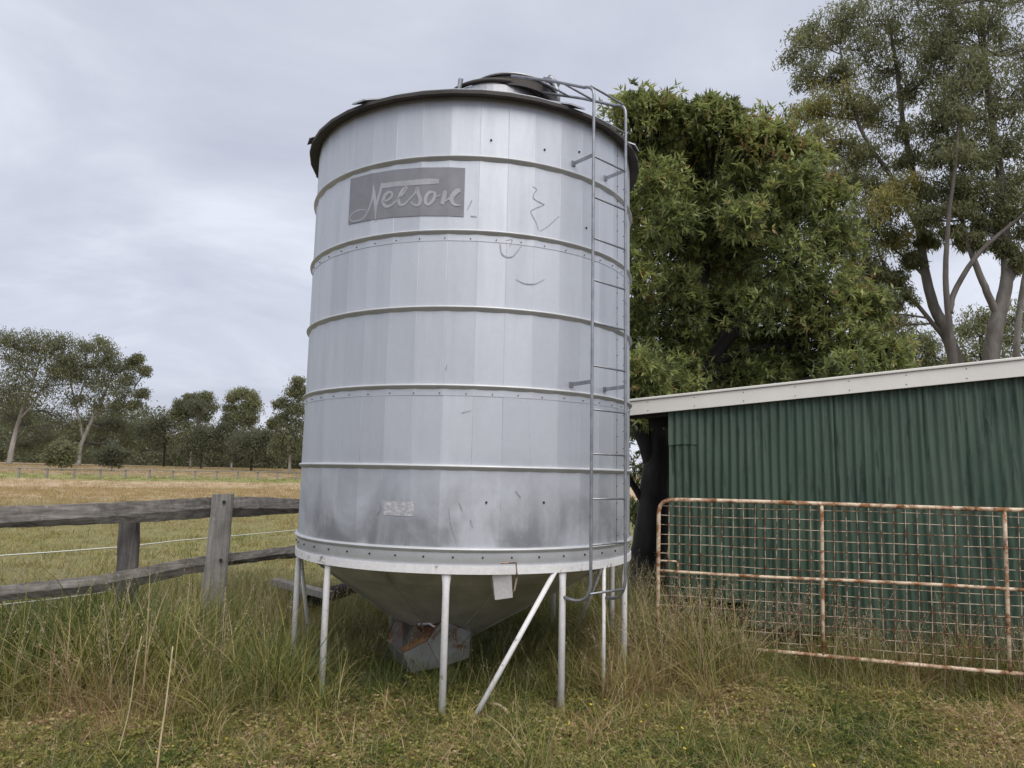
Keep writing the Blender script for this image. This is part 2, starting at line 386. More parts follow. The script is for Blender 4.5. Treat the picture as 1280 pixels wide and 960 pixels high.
# roof, eave, hatch
q = MB(); q.lathe([(SR - .02, 4.340), (1.478, 4.314), (1.488, 4.318), (1.490, 4.342), (1.40, 4.40), (.44, 4.88)], 42); q.build('roof_cone', EAVE, silo)
for k_ in (-156, -123, -57, -24, 9, 42, 75, 108, 141, 174):
    a = R_(k_); q = MB(); d = np.array([math.cos(a), math.sin(a), 0]); s_ = np.array([-math.sin(a), math.cos(a), 0])
    A = d * 1.515 + [0, 0, 4.345]; B = d * .46 + [0, 0, 4.91]; pr = [(-.07, 0), (-.06, .014), (.06, .014), (.07, 0)]
    v = [P + s_ * x + np.array([0, 0, z]) for P in (A, B) for x, z in pr]
    q.add(v, [(i, i + 1, i + 5, i + 4) for i in range(3)] + [(0, 3, 2, 1), (4, 5, 6, 7)]); q.build('roof_rib', ROOFM, silo)
HC = np.array([.156, 0.0, -.19])
q = MB(); q.lathe([(.455, 4.78), (.455, 5.185), (.44, 5.19), (.43, 5.15), (.43, 4.78)], 48); q.v[0] += HC; q.build('hatch_collar', ROOFM, silo, False)
q = MB(); a_ = np.linspace(0, 2 * math.pi, 49); q.tube([HC + [.462 * math.cos(t), .462 * math.sin(t), 5.215 + .012 * math.cos(t)] for t in a_], .020, 6, False); q.build('hatch_rim', EAVE, silo, True)
lid = MB(); lid.lathe([(.424, .0), (.424, .018), (.39, .03), (.25, .062), (.1, .078), (.0005, .08)], 48); lido = lid.build('hatch_lid', HOOP, silo, True)
q = MB(); q.lathe([(.405, -.095), (.416, -.10), (.416, -.012), (.430, -.008), (.430, .006), (.41, .008)], 48); q.build('lid_skirt', EAVE, lido)
lido.location = (.335, -.03, 5.075); lido.rotation_euler = (R_(-2), R_(3.5), 0)
q = MB(); q.tube([(.60, -.36, 5.10), (.68, -.40, 5.06), (.725, -.42, 4.94), (.72, -.42, 4.80)], .024, 8); q.tube([(.64, -.42, 5.08), (.72, -.34, 5.05)], .034, 7); q.build('hatch_latch', PIPE, silo, True)
q = MB(); q.tube([(-.17, -.40, 4.80), (-.15, -.40, 4.95), (-.135, -.40, 5.06)], [.018, .018, .024], 7); q.build('hatch_lever', PIPE, silo)
# legs
LEGS = [-168.5, -132, -91.7, -57, -21, 17, 53, 89, 125, 160]
for a in LEGS:
    t_ = R_(a); d = np.array([math.cos(t_), math.sin(t_), 0]); s_ = np.array([-d[1], d[0], 0]); r = SR - .015
    gx = float(gz(SX + d[0] * r, SY + d[1] * r)) - .12
    q = MB(); n = 12; prof = [(gx, .024, .024), (.80, .024, .024), (.86, .026, .020), (.945, .037, .010)]
    ph = np.arange(n) / n * 2 * np.pi; vs = []
    for z, a_, b2 in prof: vs += [d * r + s_ * a_ * math.cos(p_) + d * b2 * math.sin(p_) + np.array([0, 0, z]) for p_ in ph]
    q.add(vs, [(i * n + j, i * n + (j + 1) % n, (i + 1) * n + (j + 1) % n, (i + 1) * n + j) for i in range(3) for j in range(n)] + [tuple(range(n))[::-1]])
    q.build('leg', WPAINT, silo, True)
def polar(a, z, r=SR - .02): return np.array([r * math.cos(R_(a)), r * math.sin(R_(a)), z])
q = MB(); q.tube([polar(-60, .935, SR - .005), polar(-86, -.12, SR - .005 + .01)], .019, 8); q.build('brace', WPAINT, silo, True)
q = MB(); q.tube([polar(-170, .93), polar(168, -.1)], .018, 8); q.build('brace', WPAINT, silo, True)
q = MB(); q.tube([polar(20, .93), polar(44, -.1)], .018, 8); q.build('brace', WPAINT, silo, True)
q = MB(); q.tube([polar(-39.5, .94, SR + .0), polar(-39.5, -.1, SR + .0)], .014, 8); q.build('ladder_post', WPAINT, silo, True)
# hopper
q = MB(); q.lathe([(SR - .06, .97), (1.15, .815), (.22, .235), (.18, .16)], 48); q.v[0][:, 0] -= .15 * (.97 - q.v[0][:, 2]) / .73; q.build('hopper_cone', HOPPER, silo)
for a in (-150, -112, -72, -30, 20, 70, 120, 170):
    q = MB(); t_ = R_(a)
    q.tube([(r * math.cos(t_) - .15 * (.97 - z) / .73, r * math.sin(t_), z - .004) for r, z in ((1.3, .915), (1.15, .815), (.23, .24))], .006, 5); q.build('hopper_seam', HOPPER, silo)
def slocal(x, y, Y): return at(x, y, Y) - np.array([SX, SY, 0])
# rusted outlet boot under the hopper: tapered trough with an open broken top
def plate(q, pts, th=.006):
    P = np.array(pts); n = np.cross(P[1] - P[0], P[2] - P[0]); n /= np.linalg.norm(n); k = len(P)
    v = np.concatenate([P, P + n * th]); f = [tuple(range(k))[::-1], tuple(range(k, 2 * k))] + [(i, (i + 1) % k, (i + 1) % k + k, i + k) for i in range(k)]
    q.add(v, f)
A = slocal(484, 800, 5.95); B = slocal(504, 816, 5.66); Cc = slocal(534, 801, 5.66); D = slocal(552, 776, 5.72); Ee = slocal(588, 790, 5.86); E2 = slocal(582, 768, 6.05)
A2 = slocal(492, 822, 5.97); B2 = slocal(514, 840, 5.70); C2 = slocal(550, 834, 5.70); E3 = slocal(586, 822, 5.90)
Hb = slocal(503, 757, 6.12); Hc = slocal(522, 762, 6.12); Hm = slocal(553, 772, 6.10)
boot = MB(); plate(boot, [A, A2, B2, B]); plate(boot, [B, B2, C2, Cc]); plate(boot, [Cc, C2, E3, Ee, D]); plate(boot, [D, Ee, E2])
bo = boot.build('outlet_boot', BOOTM, silo)
RUST_SHADE = chipped('rust_and_throat_shade', (.05, .028, .02), (.16, .06, .025), .40, .6, 9); RUSTO = chipped('orange_rust', (.22, .11, .04), (.10, .045, .02), .42, .6, 14)  # first one: dark rust on the seams, also the throat hole's painted shade
Hd = slocal(514, 778, 5.98); Hf = slocal(530, 794, 5.74)
q = MB(); plate(q, [A, B, Hf, Hd, Hb]); q.build('boot_back_plate', RUSTY, bo)
q = MB(); plate(q, [Hd, Hf, Cc, D, Hm, Hc]); q.build('throat_shade_plate', RUST_SHADE, bo)  # closes the rusty open mouth; the hole's shade is put into its colour
q = MB(); up = np.array([0, -.004, .006]); q.add([p + up for p in (slocal(500, 811, 5.70), slocal(505, 816, 5.655), slocal(534, 801, 5.655), slocal(541, 790, 5.68), slocal(527, 794, 5.735), slocal(514, 803, 5.72))], [(0, 1, 2, 3, 4, 5)]); q.build('rust_edge', RUSTO, bo)
q = MB()
for a, b2 in ((B, B2), (A, B), (B, Cc), (Cc, C2), (Cc, D), (D, Ee)): q.tube([a, (a + b2) / 2 + [0, 0, .002], b2], .0055, 5)
q.build('boot_seam', RUST_SHADE, bo)
q = MB(); q.tube([slocal(519, 767, 5.84), slocal(536, 769, 5.80), slocal(553, 770, 5.78)], .012, 6); q.tube([slocal(523, 780, 5.84), slocal(536, 779, 5.78), slocal(544, 784, 5.74)], .009, 5); q.build('boot_rim', WPAINT, bo)
# white chute box with rod
p0, p1, p2, p3 = slocal(615, 713, 4.93), slocal(639, 713, 4.93), slocal(641, 747, 5.0), slocal(619, 750, 5.0)
back = np.array([-.03, .20, .0]); dn = np.array([-.012, .19, -.02])
q = MB(); q.add([p0, p1, p2, p3, p0 + back, p1 + back, p2 + dn, p3 + dn], [(0, 3, 2, 1), (0, 4, 7, 3), (1, 2, 6, 5), (0, 1, 5, 4)])
ch = q.build('sample_chute', WPAINT, silo); so_ = ch.modifiers.new('solid', 'SOLIDIFY'); so_.thickness = .004
q = MB(); q.tube([slocal(626, 704, 4.84), slocal(645, 703.5, 4.84), slocal(646, 715, 4.88), slocal(646, 722, 4.95), slocal(643, 738, 4.98), slocal(640, 741, 5.0)], .006, 6); q.build('chute_rod', WIREP, silo)
# ladder
LA = R_(-47.3); lo_ = np.array([math.cos(LA), math.sin(LA), 0]); ls = np.array([-math.sin(LA), math.cos(LA), 0]); LW = .19; LO = SR * math.cos(R_(7.75)) + .20
lad = bpy.data.objects.new('ladder', None); scene.collection.objects.link(lad); lad.parent = silo
def lp(s, z, o=0): return lo_ * (LO + o) + ls * (s * LW) + np.array([0, 0, z])
def arc(p, c, q_, n=6):
    t = np.linspace(0, 1, n)[:, None]; return list((1 - t) ** 2 * p + 2 * t * (1 - t) * c + t ** 2 * q_)
ZT = 4.50
for s in (-1, 1):
    bot_end = np.array(polar(-57, .76, SR)) if s < 0 else np.array(polar(-39.5, .72, SR + .02))
    pts = arc(bot_end, lp(s, .70, -.02), lp(s, .86), 8) + [lp(s, z) for z in np.linspace(1.0, ZT - .12, 8)] + arc(lp(s, ZT - .08), lp(s, ZT + .01), lp(s, ZT + .03, -.10), 6) + [lp(s, ZT + .23, -.45), lp(s, ZT + .47, -.92)]
    q = MB(); q.tube(pts, .0118, 8); q.build('ladder_rail', PIPE, lad, True)
zr = [1.13 + i * .3133 for i in range(11)]
for z in zr:
    q = MB(); q.tube([lp(-1, z), lp(1, z)], .0075, 6); q.build('rung', PIPE, lad, True)
for o, z in ((-.03, ZT + .015), (-.33, ZT + .165), (-.60, ZT + .305)):
    q = MB(); q.tube([lp(-1, z, o), lp(1, z, o)], .0085, 6); q.build('rung', PIPE, lad, True)
q = MB(); q.tube([lp(-1, .80, -.01), lp(1, .80, -.01)], .009, 6); q.build('rung', PIPE, lad, True)
for z in (3.955, 2.262):
    for s, a in ((-1, -55), (1, -39.6)):
        w_ = np.array(onwall(R_(a), z, .002)); e_ = lp(s, z + .005); dd = e_ - w_; q = MB()
        ax = dd / np.linalg.norm(dd); up = np.array([0, 0, 1.0]); sd_ = np.cross(ax, up); M3 = np.stack([ax, sd_, up], 1)
        q.box((w_ + e_) / 2, (np.linalg.norm(dd), .005, .028), M3); q.box(w_ + ax * .004, (.008, .035, .04), M3); q.build('bracket', PIPE, lad)

# painted name panel and lettering, wrapped on the facets
q = MB(); tL, tR = R_(-129.7), R_(-89.9); n = 60; v = []
for i in range(n + 1):
    u = i / n; th = tL + (tR - tL) * u; zt = 3.823 - .035 * u; zb = 3.461 - .039 * u
    v += [onwall(th, zb + (zt - zb) * j / 4, .0040) for j in range(5)]
q.add(v, [(i * 5 + j, (i + 1) * 5 + j, (i + 1) * 5 + j + 1, i * 5 + j + 1) for i in range(n) for j in range(4)])
npan = q.build('name_panel', NAMEBG, silo)
def smooth_path(pts, n=10):
    P = np.array(pts, float); k = len(P); out = []
    Q = np.vstack([2 * P[0] - P[1], P, 2 * P[-1] - P[-2]])
    for i in range(k - 1):
        p0_, p1_, p2_, p3_ = Q[i:i + 4]
        for t in np.linspace(0, 1, n, endpoint=False):
            out.append(.5 * ((2 * p1_) + (p2_ - p0_) * t + (2 * p0_ - 5 * p1_ + 4 * p2_ - p3_) * t * t + (-p0_ + 3 * p1_ - 3 * p2_ + p3_) * t ** 3))
    out.append(P[-1]); return np.array(out)
def ribbon(q, pts, widths, off, conv, n=8):
    P = smooth_path(pts, n); W = np.interp(np.linspace(0, 1, len(P)), np.linspace(0, 1, len(widths)), widths)
    T = np.gradient(P, axis=0); T /= np.linalg.norm(T, axis=1)[:, None] + 1e-9; Nn = np.stack([-T[:, 1], T[:, 0]], 1)
    v = []
    for p, nn, w in zip(P, Nn, W):
        for s in (-1, 1):
            x, y = conv(p + nn * w / 2 * s); th, z = cyl(x, y); v.append(onwall(th, z, off))
    q.add(v, [(2 * i, 2 * i + 1, 2 * i + 3, 2 * i + 2) for i in range(len(P) - 1)])
cv = lambda p: (430 + p[0] / 7.111, 200 + p[1] / 7.111)
LET = [
 ('letter_n', [([(205, 448), (150, 442), (95, 462), (58, 505), (62, 533), (90, 545), (135, 536), (185, 503), (222, 440), (248, 370), (262, 300), (266, 225)], [9, 11, 11, 12, 12, 13, 15, 16, 10]),
               ([(266, 222), (272, 300), (280, 400), (281, 548)], [4, 20, 26, 22, 4]),
               ([(283, 500), (292, 400), (318, 300), (345, 205)], [8, 16, 22, 26])]),
 ('title_bar', [([(338, 231), (480, 214), (640, 200), (760, 192), (845, 190)], [44, 46, 48, 52, 40])]),
 ('letter_e', [([(350, 372), (400, 352), (430, 318), (425, 292), (395, 288), (362, 322), (350, 375), (372, 412), (420, 404), (462, 368)], [18, 22, 22, 20, 24, 30, 30, 26, 22, 16])]),
 ('letter_l', [([(460, 372), (518, 315), (560, 252), (550, 240), (522, 268), (490, 345), (498, 396), (536, 394), (582, 350)], [10, 15, 15, 15, 24, 28, 26, 20, 12])]),
 ('letter_s', [([(582, 350), (630, 300), (655, 250), (662, 300), (680, 350), (668, 398), (632, 402), (590, 372)], [14, 18, 20, 32, 34, 26, 20, 12])]),
 ('letter_o', [([(792, 285), (755, 292), (728, 340), (730, 385), (760, 392), (798, 350), (808, 300), (792, 285)], [22, 28, 30, 28, 26, 28, 26, 22]), ([(805, 318), (835, 322), (862, 305)], [12, 12, 10])]),
 ('letter_n', [([(892, 274), (898, 290), (888, 340), (874, 396)], [26, 40, 42, 34]), ([(888, 380), (925, 352), (958, 325)], [8, 16, 16]),
               ([(1036, 272), (1005, 278), (968, 318), (956, 352), (972, 388), (1002, 402), (1040, 404)], [30, 44, 42, 38, 30, 20, 6])]),
]
off = .0052
for nm, strokes in LET:
    q = MB()
    for pts, w in strokes: ribbon(q, pts, w, off, cv); off += .00018
    q.build(nm, NAMEFG, npan)
# sticker, scuffs
q = MB(); tL, tR = R_(-110.6), R_(-101.4); n = 16
v = [onwall(tL + (tR - tL) * i / n, z, .0024) for i in range(n + 1) for z in (1.305, 1.402)]
q.add(v, [(2 * i, 2 * i + 2, 2 * i + 3, 2 * i + 1) for i in range(n)]); q.build('worn_sticker', STICK, silo)
idp = lambda p: p
SC = [([(666, 233), (671, 237), (668, 241), (667, 248), (677, 254), (680, 256), (666, 262), (664, 266), (670, 278), (673, 288)], [1.2, 1.6, 1.2]),
      ([(675, 289), (686, 282), (699, 270)], [1, 1.4, .8]), ([(625, 303), (628, 318), (640, 321), (652, 307)], [2, 2.6, 1]), ([(632, 301), (640, 300), (637, 308)], [1.5, 2, 1]),
      ([(645, 349), (655, 354), (668, 355), (681, 349)], [1, 2.4, .8]), ([(573, 628), (576, 634), (578, 640)], [1.2, 2, .8]), ([(561, 635), (563, 655), (570, 676)], [1, 2, 1]),
      ([(645, 614), (651, 622)], [2.5, 1.5]), ([(588, 650), (591, 660)], [2, 1]), ([(584, 262), (590, 250)], [1, 1.8]), ([(588, 270), (596, 271)], [2, 1.6]),
      ([(474, 626), (476, 636), (471, 644)], [1.4, 2.2, 1]), ([(557, 463), (559, 455)], [1.4, .8]), ([(577, 516), (589, 513)], [1.6, .8])]
q = MB(); off = .0034
for pts, w in SC: ribbon(q, pts, [x * .62 for x in w], off, idp, 5); off += .00015
s_ = q.build('scuff_marks', SCUFF, silo); tag(s_, kind='stuff')

# ------------------------------------------------------------------ shed
shed = empty('tin_shed', (1.616, 7.26, 0), 'low green corrugated iron shed with white sloping fascia right of the silo', 'shed')
AX = R_(-22.5); ux = np.array([math.cos(AX), math.sin(AX), 0]); uy = np.array([-math.sin(AX), math.cos(AX), 0])   # along wall, back
SLOPE = .0864; SL = 4.35
def sp(u, d, z): return ux * u + uy * d + np.array([0, 0, z])
bots = [.43, .22, .02, -.08, -.08, -.08]
for k in range(6):
    u0 = k * .762; u1 = min(SL, u0 + .775); n = int((u1 - u0) / .0095); q = MB(); v = []; lean = (.012, .0, .01, -.008, .006, 0)[k]
    zs = np.linspace(0, 1, 9)
    for i in range(n + 1):
        u = u0 + (u1 - u0) * i / n
        for f in zs:
            zb = bots[k]; zt = 2.29 + SLOPE * u; z = zb + (zt - zb) * f
            wv = .0115 * math.cos(2 * math.pi * (u + (0, 0, .03, .055, .07, .07)[k] * math.sin(2.0 * (1 - f) + .6 * k) + .004 * math.sin(7 * f + 9 * u)) / .0762)
            dent = .011 * math.sin(u * 5.1 + 2.3 * z) * math.sin(z * 2.9 + u) + .004 * math.sin(u * 13 + z * 7)
            v.append(sp(u, -wv + dent - .002 * k % 2 * 0 - (k % 2) * .0035, z))
    m9 = len(zs); q.add(v, [(i * m9 + j, (i + 1) * m9 + j, (i + 1) * m9 + j + 1, i * m9 + j + 1) for i in range(n) for j in range(m9 - 1)])
    q.build('wall_sheet', GREEN, shed, True)
# small patch sheet lapped over the left corner
q = MB(); v = []; n = 28
for i in range(n + 1):
    u = -.004 + .285 * i / n
    for z in (1.93 + .012 * math.sin(u * 9), 2.285 + SLOPE * u): v.append(sp(u, -.0095 * math.cos(2 * math.pi * u / .0762) - .008, z))
q.add(v, [(2 * i, 2 * i + 2, 2 * i + 3, 2 * i + 1) for i in range(n)]); q.build('patch_sheet', GREEN, shed, True)
def slab(q, u0, u1, d0, d1, z0, z1, sl=SLOPE):
    v = [sp(u, d, z + sl * u) for u in (u0, u1) for d in (d0, d1) for z in (z0, z1)]
    q.add(v, [(0, 1, 3, 2), (4, 6, 7, 5), (0, 4, 5, 1), (2, 3, 7, 6), (0, 2, 6, 4), (1, 5, 7, 3)])
q = MB(); slab(q, -.55, SL + .1, -.075, -.045, 2.268, 2.410); q.build('fascia', FASC, shed, bevel=.003)
q = MB()
for k_ in range(10):
    for dz in (2.30, 2.385): q.tube([sp(-.2 + k_ * .47, -.0755, dz + SLOPE * (-.2 + k_ * .47)), sp(-.2 + k_ * .47, -.0785, dz + SLOPE * (-.2 + k_ * .47))], .005, 6)
tag(q.build('fascia_nails', BOLT, shed), kind='stuff')
q = MB(); slab(q, -.56, SL + .1, -.092, .06, 2.4125, 2.438); q.build('barge_cap', FASC, shed, bevel=.006)
q = MB(); slab(q, -.55, SL + .1, -.03, 3.0, 2.375, 2.40); q.build('roof_sheet', ROOFM, shed)
for d in (.0, 1.4, 2.8):
    q = MB(); slab(q, -.5, -.012, d + .02, d + .07, 2.24, 2.372); q.build('rafter', TIMB, shed)
q = MB(); slab(q, -.50, -.012, -.03, 3.0, 2.352, 2.374); q.build('soffit', TIMB, shed)
q = MB(); q.add([sp(0, .02, -.1), sp(0, 2.95, -.1), sp(0, 2.95, 2.28), sp(0, .02, 2.28)], [(0, 1, 2, 3)]); q.build('side_wall', GREEN, shed)
q = MB(); q.add([sp(0, 2.95, -.1), sp(SL, 2.95, -.1), sp(SL, 2.95, 2.6), sp(0, 2.95, 2.28)], [(0, 1, 2, 3)]); q.build('back_wall', GREEN, shed)
q = MB(); q.add([sp(SL, .02, -.1), sp(SL, 2.95, -.1), sp(SL, 2.95, 2.6), sp(SL, .02, 2.6)], [(0, 3, 2, 1)]); q.build('side_wall', GREEN, shed)
for u in (.03, .85):
    q = MB(); q.box(sp(u + .05, .08, .2), (.09, .09, .75), np.stack([ux, uy, [0, 0, 1]], 1)); q.build('wall_stump', TIMB, shed)
q = MB(); q.box(sp(.45, .07, .33), (.9, .05, .12), np.stack([ux, uy, [0, 0, 1]], 1)); q.build('bottom_plate', TIMB, shed)

# ------------------------------------------------------------------ gate
G0 = np.array([1.31, 6.30]); G1 = np.array([3.87, 5.62]); gd = (G1 - G0) / np.linalg.norm(G1 - G0); gate = empty('farm_gate', (G0[0], G0[1], 0.0), 'rusty cream tubular gate with wire mesh leaning in grass before the green shed', 'gate')
gx = np.array([gd[0], gd[1], 0]); GL = 3.45
def gp(u, z, o=0): return gx * (u - .045 * (z - 1.42) * -.4) + np.array([gd[1], -gd[0], 0]) * (o - .03 * (1.42 - z)) + np.array([0, 0, z])
ZT_, ZM, ZB = 1.412, .80, .185
q = MB(); pts = [gp(0, ZB)] + [gp(0, z) for z in np.linspace(ZB + .2, ZT_ - .2, 6)] + arc(gp(0, ZT_ - .12), gp(0, ZT_), gp(.13, ZT_), 8) + [gp(u, ZT_ + .004 * math.sin(u * 2)) for u in np.linspace(.3, GL, 14)]
q.tube(pts, .0175, 10); q.build('frame_tube', GATEP, gate, True)
q = MB(); q.tube([gp(u, ZM - .006 * math.sin(u * 2.2)) for u in np.linspace(0, GL, 14)], .014, 8); q.build('middle_rail', GATEP, gate, True)
q = MB(); q.tube([gp(u, ZB + .012 * math.sin(u * 1.6 + .5)) for u in np.linspace(0, GL, 14)], .0165, 8); q.build('bottom_rail', GATEP, gate, True)
for u in (1.325, 2.65):
    q = MB(); q.tube([gp(u, z) for z in np.linspace(ZB, ZT_, 6)], .015, 8); q.build('stile', GATEP, gate, True)
q = MB(); q.tube([gp(0, .885), gp(.15, .885), gp(.165, .87), gp(.165, ZM)], .009, 7); q.build('latch_bracket', GATEP, gate, True)
MS = .0885; k = 1
while k * MS < GL:
    u = k * MS; w = random.gauss(0, .002); k += 1
    if abs(u - 1.325) < .02 or abs(u - 2.65) < .02: continue
    zt = 1.36 if u < .1 else ZT_ ; zb = ZB
    P = [gp(u + random.gauss(0, .0025) + w, z, .004) for z in np.linspace(zb, zt, 7)]
    if u < .16: P = [gp(u, z, .004) for z in np.linspace(.89, ZT_ - (.03 if u < .1 else 0), 4)]
    q = MB(); q.tube(P, .0035, 5, False); q.build('mesh_wire', WIREP, gate, True)
zs = [ZT_ - .055 - .0815 * i for i in range(7)] + [ZM - .045 - .0815 * i for i in range(7)]
for i, z in enumerate(zs):
    P = [gp(u, z - .003 * math.sin(u * 3 + i) + random.gauss(0, .0018), -.003) for u in np.linspace(.17 if i == 6 else .0, GL, 16)]
    q = MB(); q.tube(P, .0032, 5, False); q.build('mesh_wire', WIREP, gate, True)

# ------------------------------------------------------------------ timber fence on the left
pts_top = [(-40, 636, 659, 5.1), (0, 633, 660, 5.33), (60, 631.5, 658, 5.65), (120, 629.5, 655.5, 6.0), (180, 626, 653, 6.5), (230, 623.5, 650, 6.95), (262, 622, 647, 7.28), (272, 621.5, 646, 7.4)]
fen = empty('timber_fence', tuple(at(268, 775, 7.4) * [1, 1, 0]), 'weathered grey split timber post and rail fence left of the silo', 'fence')
def rail(name, rows, ridge, thick, matl, seed):
    r = random.Random(seed); v = []; n = 5; K = []
    for i in range(len(rows) - 1):
        for t in np.linspace(0, 1, 7, endpoint=False): K.append([a + (b - a) * t for a, b in zip(rows[i], rows[i + 1])])
    K.append(list(rows[-1])); K = np.array(K)
    for i, (x, y0, y1, Y) in enumerate(K):
        f = ridge[0] + (ridge[1] - ridge[0]) * i / (len(K) - 1); j = lambda s: r.gauss(0, s)
        T_ = at(x, y0, Y); B_ = at(x, y1, Y); h = T_[2] - B_[2]
        P = [T_ + [0, .03 + j(.003), j(.0035)], T_ * (1 - f) + B_ * f + [0, -.055 + j(.003), j(.003)], B_ + [0, .02 + j(.003), j(.003)], B_ + [0, thick, j(.003)], T_ + [0, thick, j(.003)]]
        v += [inv(fen, p) for p in P]
    q = MB(); k = len(K)
    q.add(v, [(i * n + j, i * n + (j + 1) % n, (i + 1) * n + (j + 1) % n, (i + 1) * n + j) for i in range(k - 1) for j in range(n)] + [tuple(range(n))[::-1], tuple(range((k - 1) * n, k * n))])
    return q.build(name, matl, fen)
rail('rail', pts_top, (.80, .45), .13, RAILM, 1)
rail('rail', [(284, 621, 647, 7.5), (310, 621.5, 646, 7.7), (340, 622.5, 643.5, 7.95), (372, 624, 641.5, 8.2), (430, 628, 640, 8.75)], (.50, .70), .13, RAILM, 2)
rail('rail', [(-40, 741, 764, 5.12), (0, 733, 752, 5.33), (60, 727, 747, 5.65), (120, 720, 741, 6.02), (180, 709, 731, 6.5), (230, 699, 719, 6.95), (268, 694, 713, 7.38)], (.5, .5), .10, RAILM, 3)
rail('rail', [(280, 692.5, 708, 7.5), (310, 690, 704, 7.72), (340, 686, 700, 7.95), (372, 682.5, 697.5, 8.2), (430, 681, 693, 8.75)], (.6, .5), .09, RAILM, 4)
def timber(name, top, bot, wpx, Y, dep, matl, parent, seed, flare=1.15):
    r = random.Random(seed); v = []; rows = 9; nn = 8
    for i in range(rows):
        f = i / (rows - 1); x = bot[0] + (top[0] - bot[0]) * f; y = bot[1] + (top[1] - bot[1]) * f
        c = at(x, y, Y); w = wpx / FPX * Y * (flare + (1 - flare) * f) / 2
        ch = .18
        sh = [(-1, 1 - ch), (-1 + ch, 1), (1 - ch, 1), (1, 1 - ch), (1, -1 + ch), (1 - ch, -1), (-1 + ch, -1), (-1, -1 + ch)]
        rot = R_(18)
        for a, b2 in sh:
            X_, Y_ = a * w, b2 * dep / 2; v.append(inv(parent, c + np.array([X_ * math.cos(rot) - Y_ * math.sin(rot), X_ * math.sin(rot) + Y_ * math.cos(rot), (0 if 0 < i < rows - 1 else r.gauss(0, .004))]) + np.array([r.gauss(0, .002), 0, 0])))
    q = MB(); q.add(v, [(i * nn + j, i * nn + (j + 1) % nn, (i + 1) * nn + (j + 1) % nn, (i + 1) * nn + j) for i in range(rows - 1) for j in range(nn)] + [tuple(range((rows - 1) * nn, rows * nn)), tuple(range(nn))[::-1]])
    return q.build(name, matl, parent)
po = timber('post', (279, 618), (262, 795), 24, 7.32, .15, POSTM, fen, 5)
q = MB()
for x, y in ((281.5, 627), (277.5, 699)):
    c = inv(fen, at(x, y, 7.32)); q.tube([c + [.02, -.087, 0], c + [.02, -.075, 0]], .017, 8)
q.build('bolt_hole', BOLT, po)
timber('post', (162, 640), (157, 790), 22, 6.62, .12, DARKP, fen, 6, 1.05)
def strand(name, pts, r, label):
    P = np.array([at(*p) for p in pts]); q = MB(); q.tube(P - P[0], r, 5); o = q.build(name, TAPE, None, True); o.location = P[0]; tag(o, label, 'fence wire', 'white electric tape strands'); return o
strand('fence_tape', [(-60, 700, 6.2), (0, 694.5, 6.6), (60, 690.5, 7.0), (120, 686, 7.4), (160, 683, 7.7), (220, 676, 8.3), (290, 670, 9.0), (372, 662.5, 9.8), (470, 655, 11)], .0065, 'white electric tape strand running behind the timber fence rails')
strand('fence_tape', [(-60, 765, 5.5), (0, 756, 5.8), (60, 749.5, 6.2), (120, 742, 6.6), (170, 734, 7.0)], .005, 'low white electric tape strand half hidden in long grass below the bottom rail')
# fallen rail pieces behind the left silo legs
q = MB(); a, b2 = at(343, 727, 8.0), at(412, 744, 7.5); dd = b2 - a; L_ = np.linalg.norm(dd); ax = dd / L_; sd_ = np.cross(ax, [0, 0, 1]); sd_ /= np.linalg.norm(sd_); M3 = np.stack([ax, sd_, np.cross(sd_, ax)], 1)
q.box((0, 0, 0), (L_, .12, .07), M3); o = q.build('plank', POSTM, None, bevel=.006); o.location = (a + b2) / 2; tag(o, 'pale grey fallen plank lying behind the left silo legs', 'plank')
q = MB(); a, b2 = at(388, 752, 7.7), at(452, 731, 8.3); q.tube([a - a, (b2 - a) * .5 + [0, 0, .01], b2 - a], [.075, .08, .065], 9); o = q.build('log', DARKB, None, True); o.location = a; tag(o, 'dark old log lying under the silo beside the fallen plank', 'log')
# far fence
fa, fb = np.array([-48.3, 66.5]), np.array([-23.5, 86.0]); ff = empty('paddock_fence', (fa[0], fa[1], float(gz(*fa))), 'distant low post and rail fence crossing the paddock before the trees', 'fence')
nP = 15
for i in range(-3, nP):
    p = fa + (fb - fa) * i / (nP - 1); z = float(gz(*p)); q = MB(); q.box(inv(ff, (p[0], p[1], z + .47)), (.16, .16, 1.1)); q.build('post', POSTM, ff)
    p2 = fa + (fb - fa) * (i + 1) / (nP - 1); z2 = float(gz(*p2))
    if i < nP - 1:
        q = MB(); q.tube([inv(ff, (p[0], p[1] - .14, z + .93)), inv(ff, (p2[0], p2[1] - .14, z2 + .93))], .05, 6); q.build('rail', POSTM, ff)

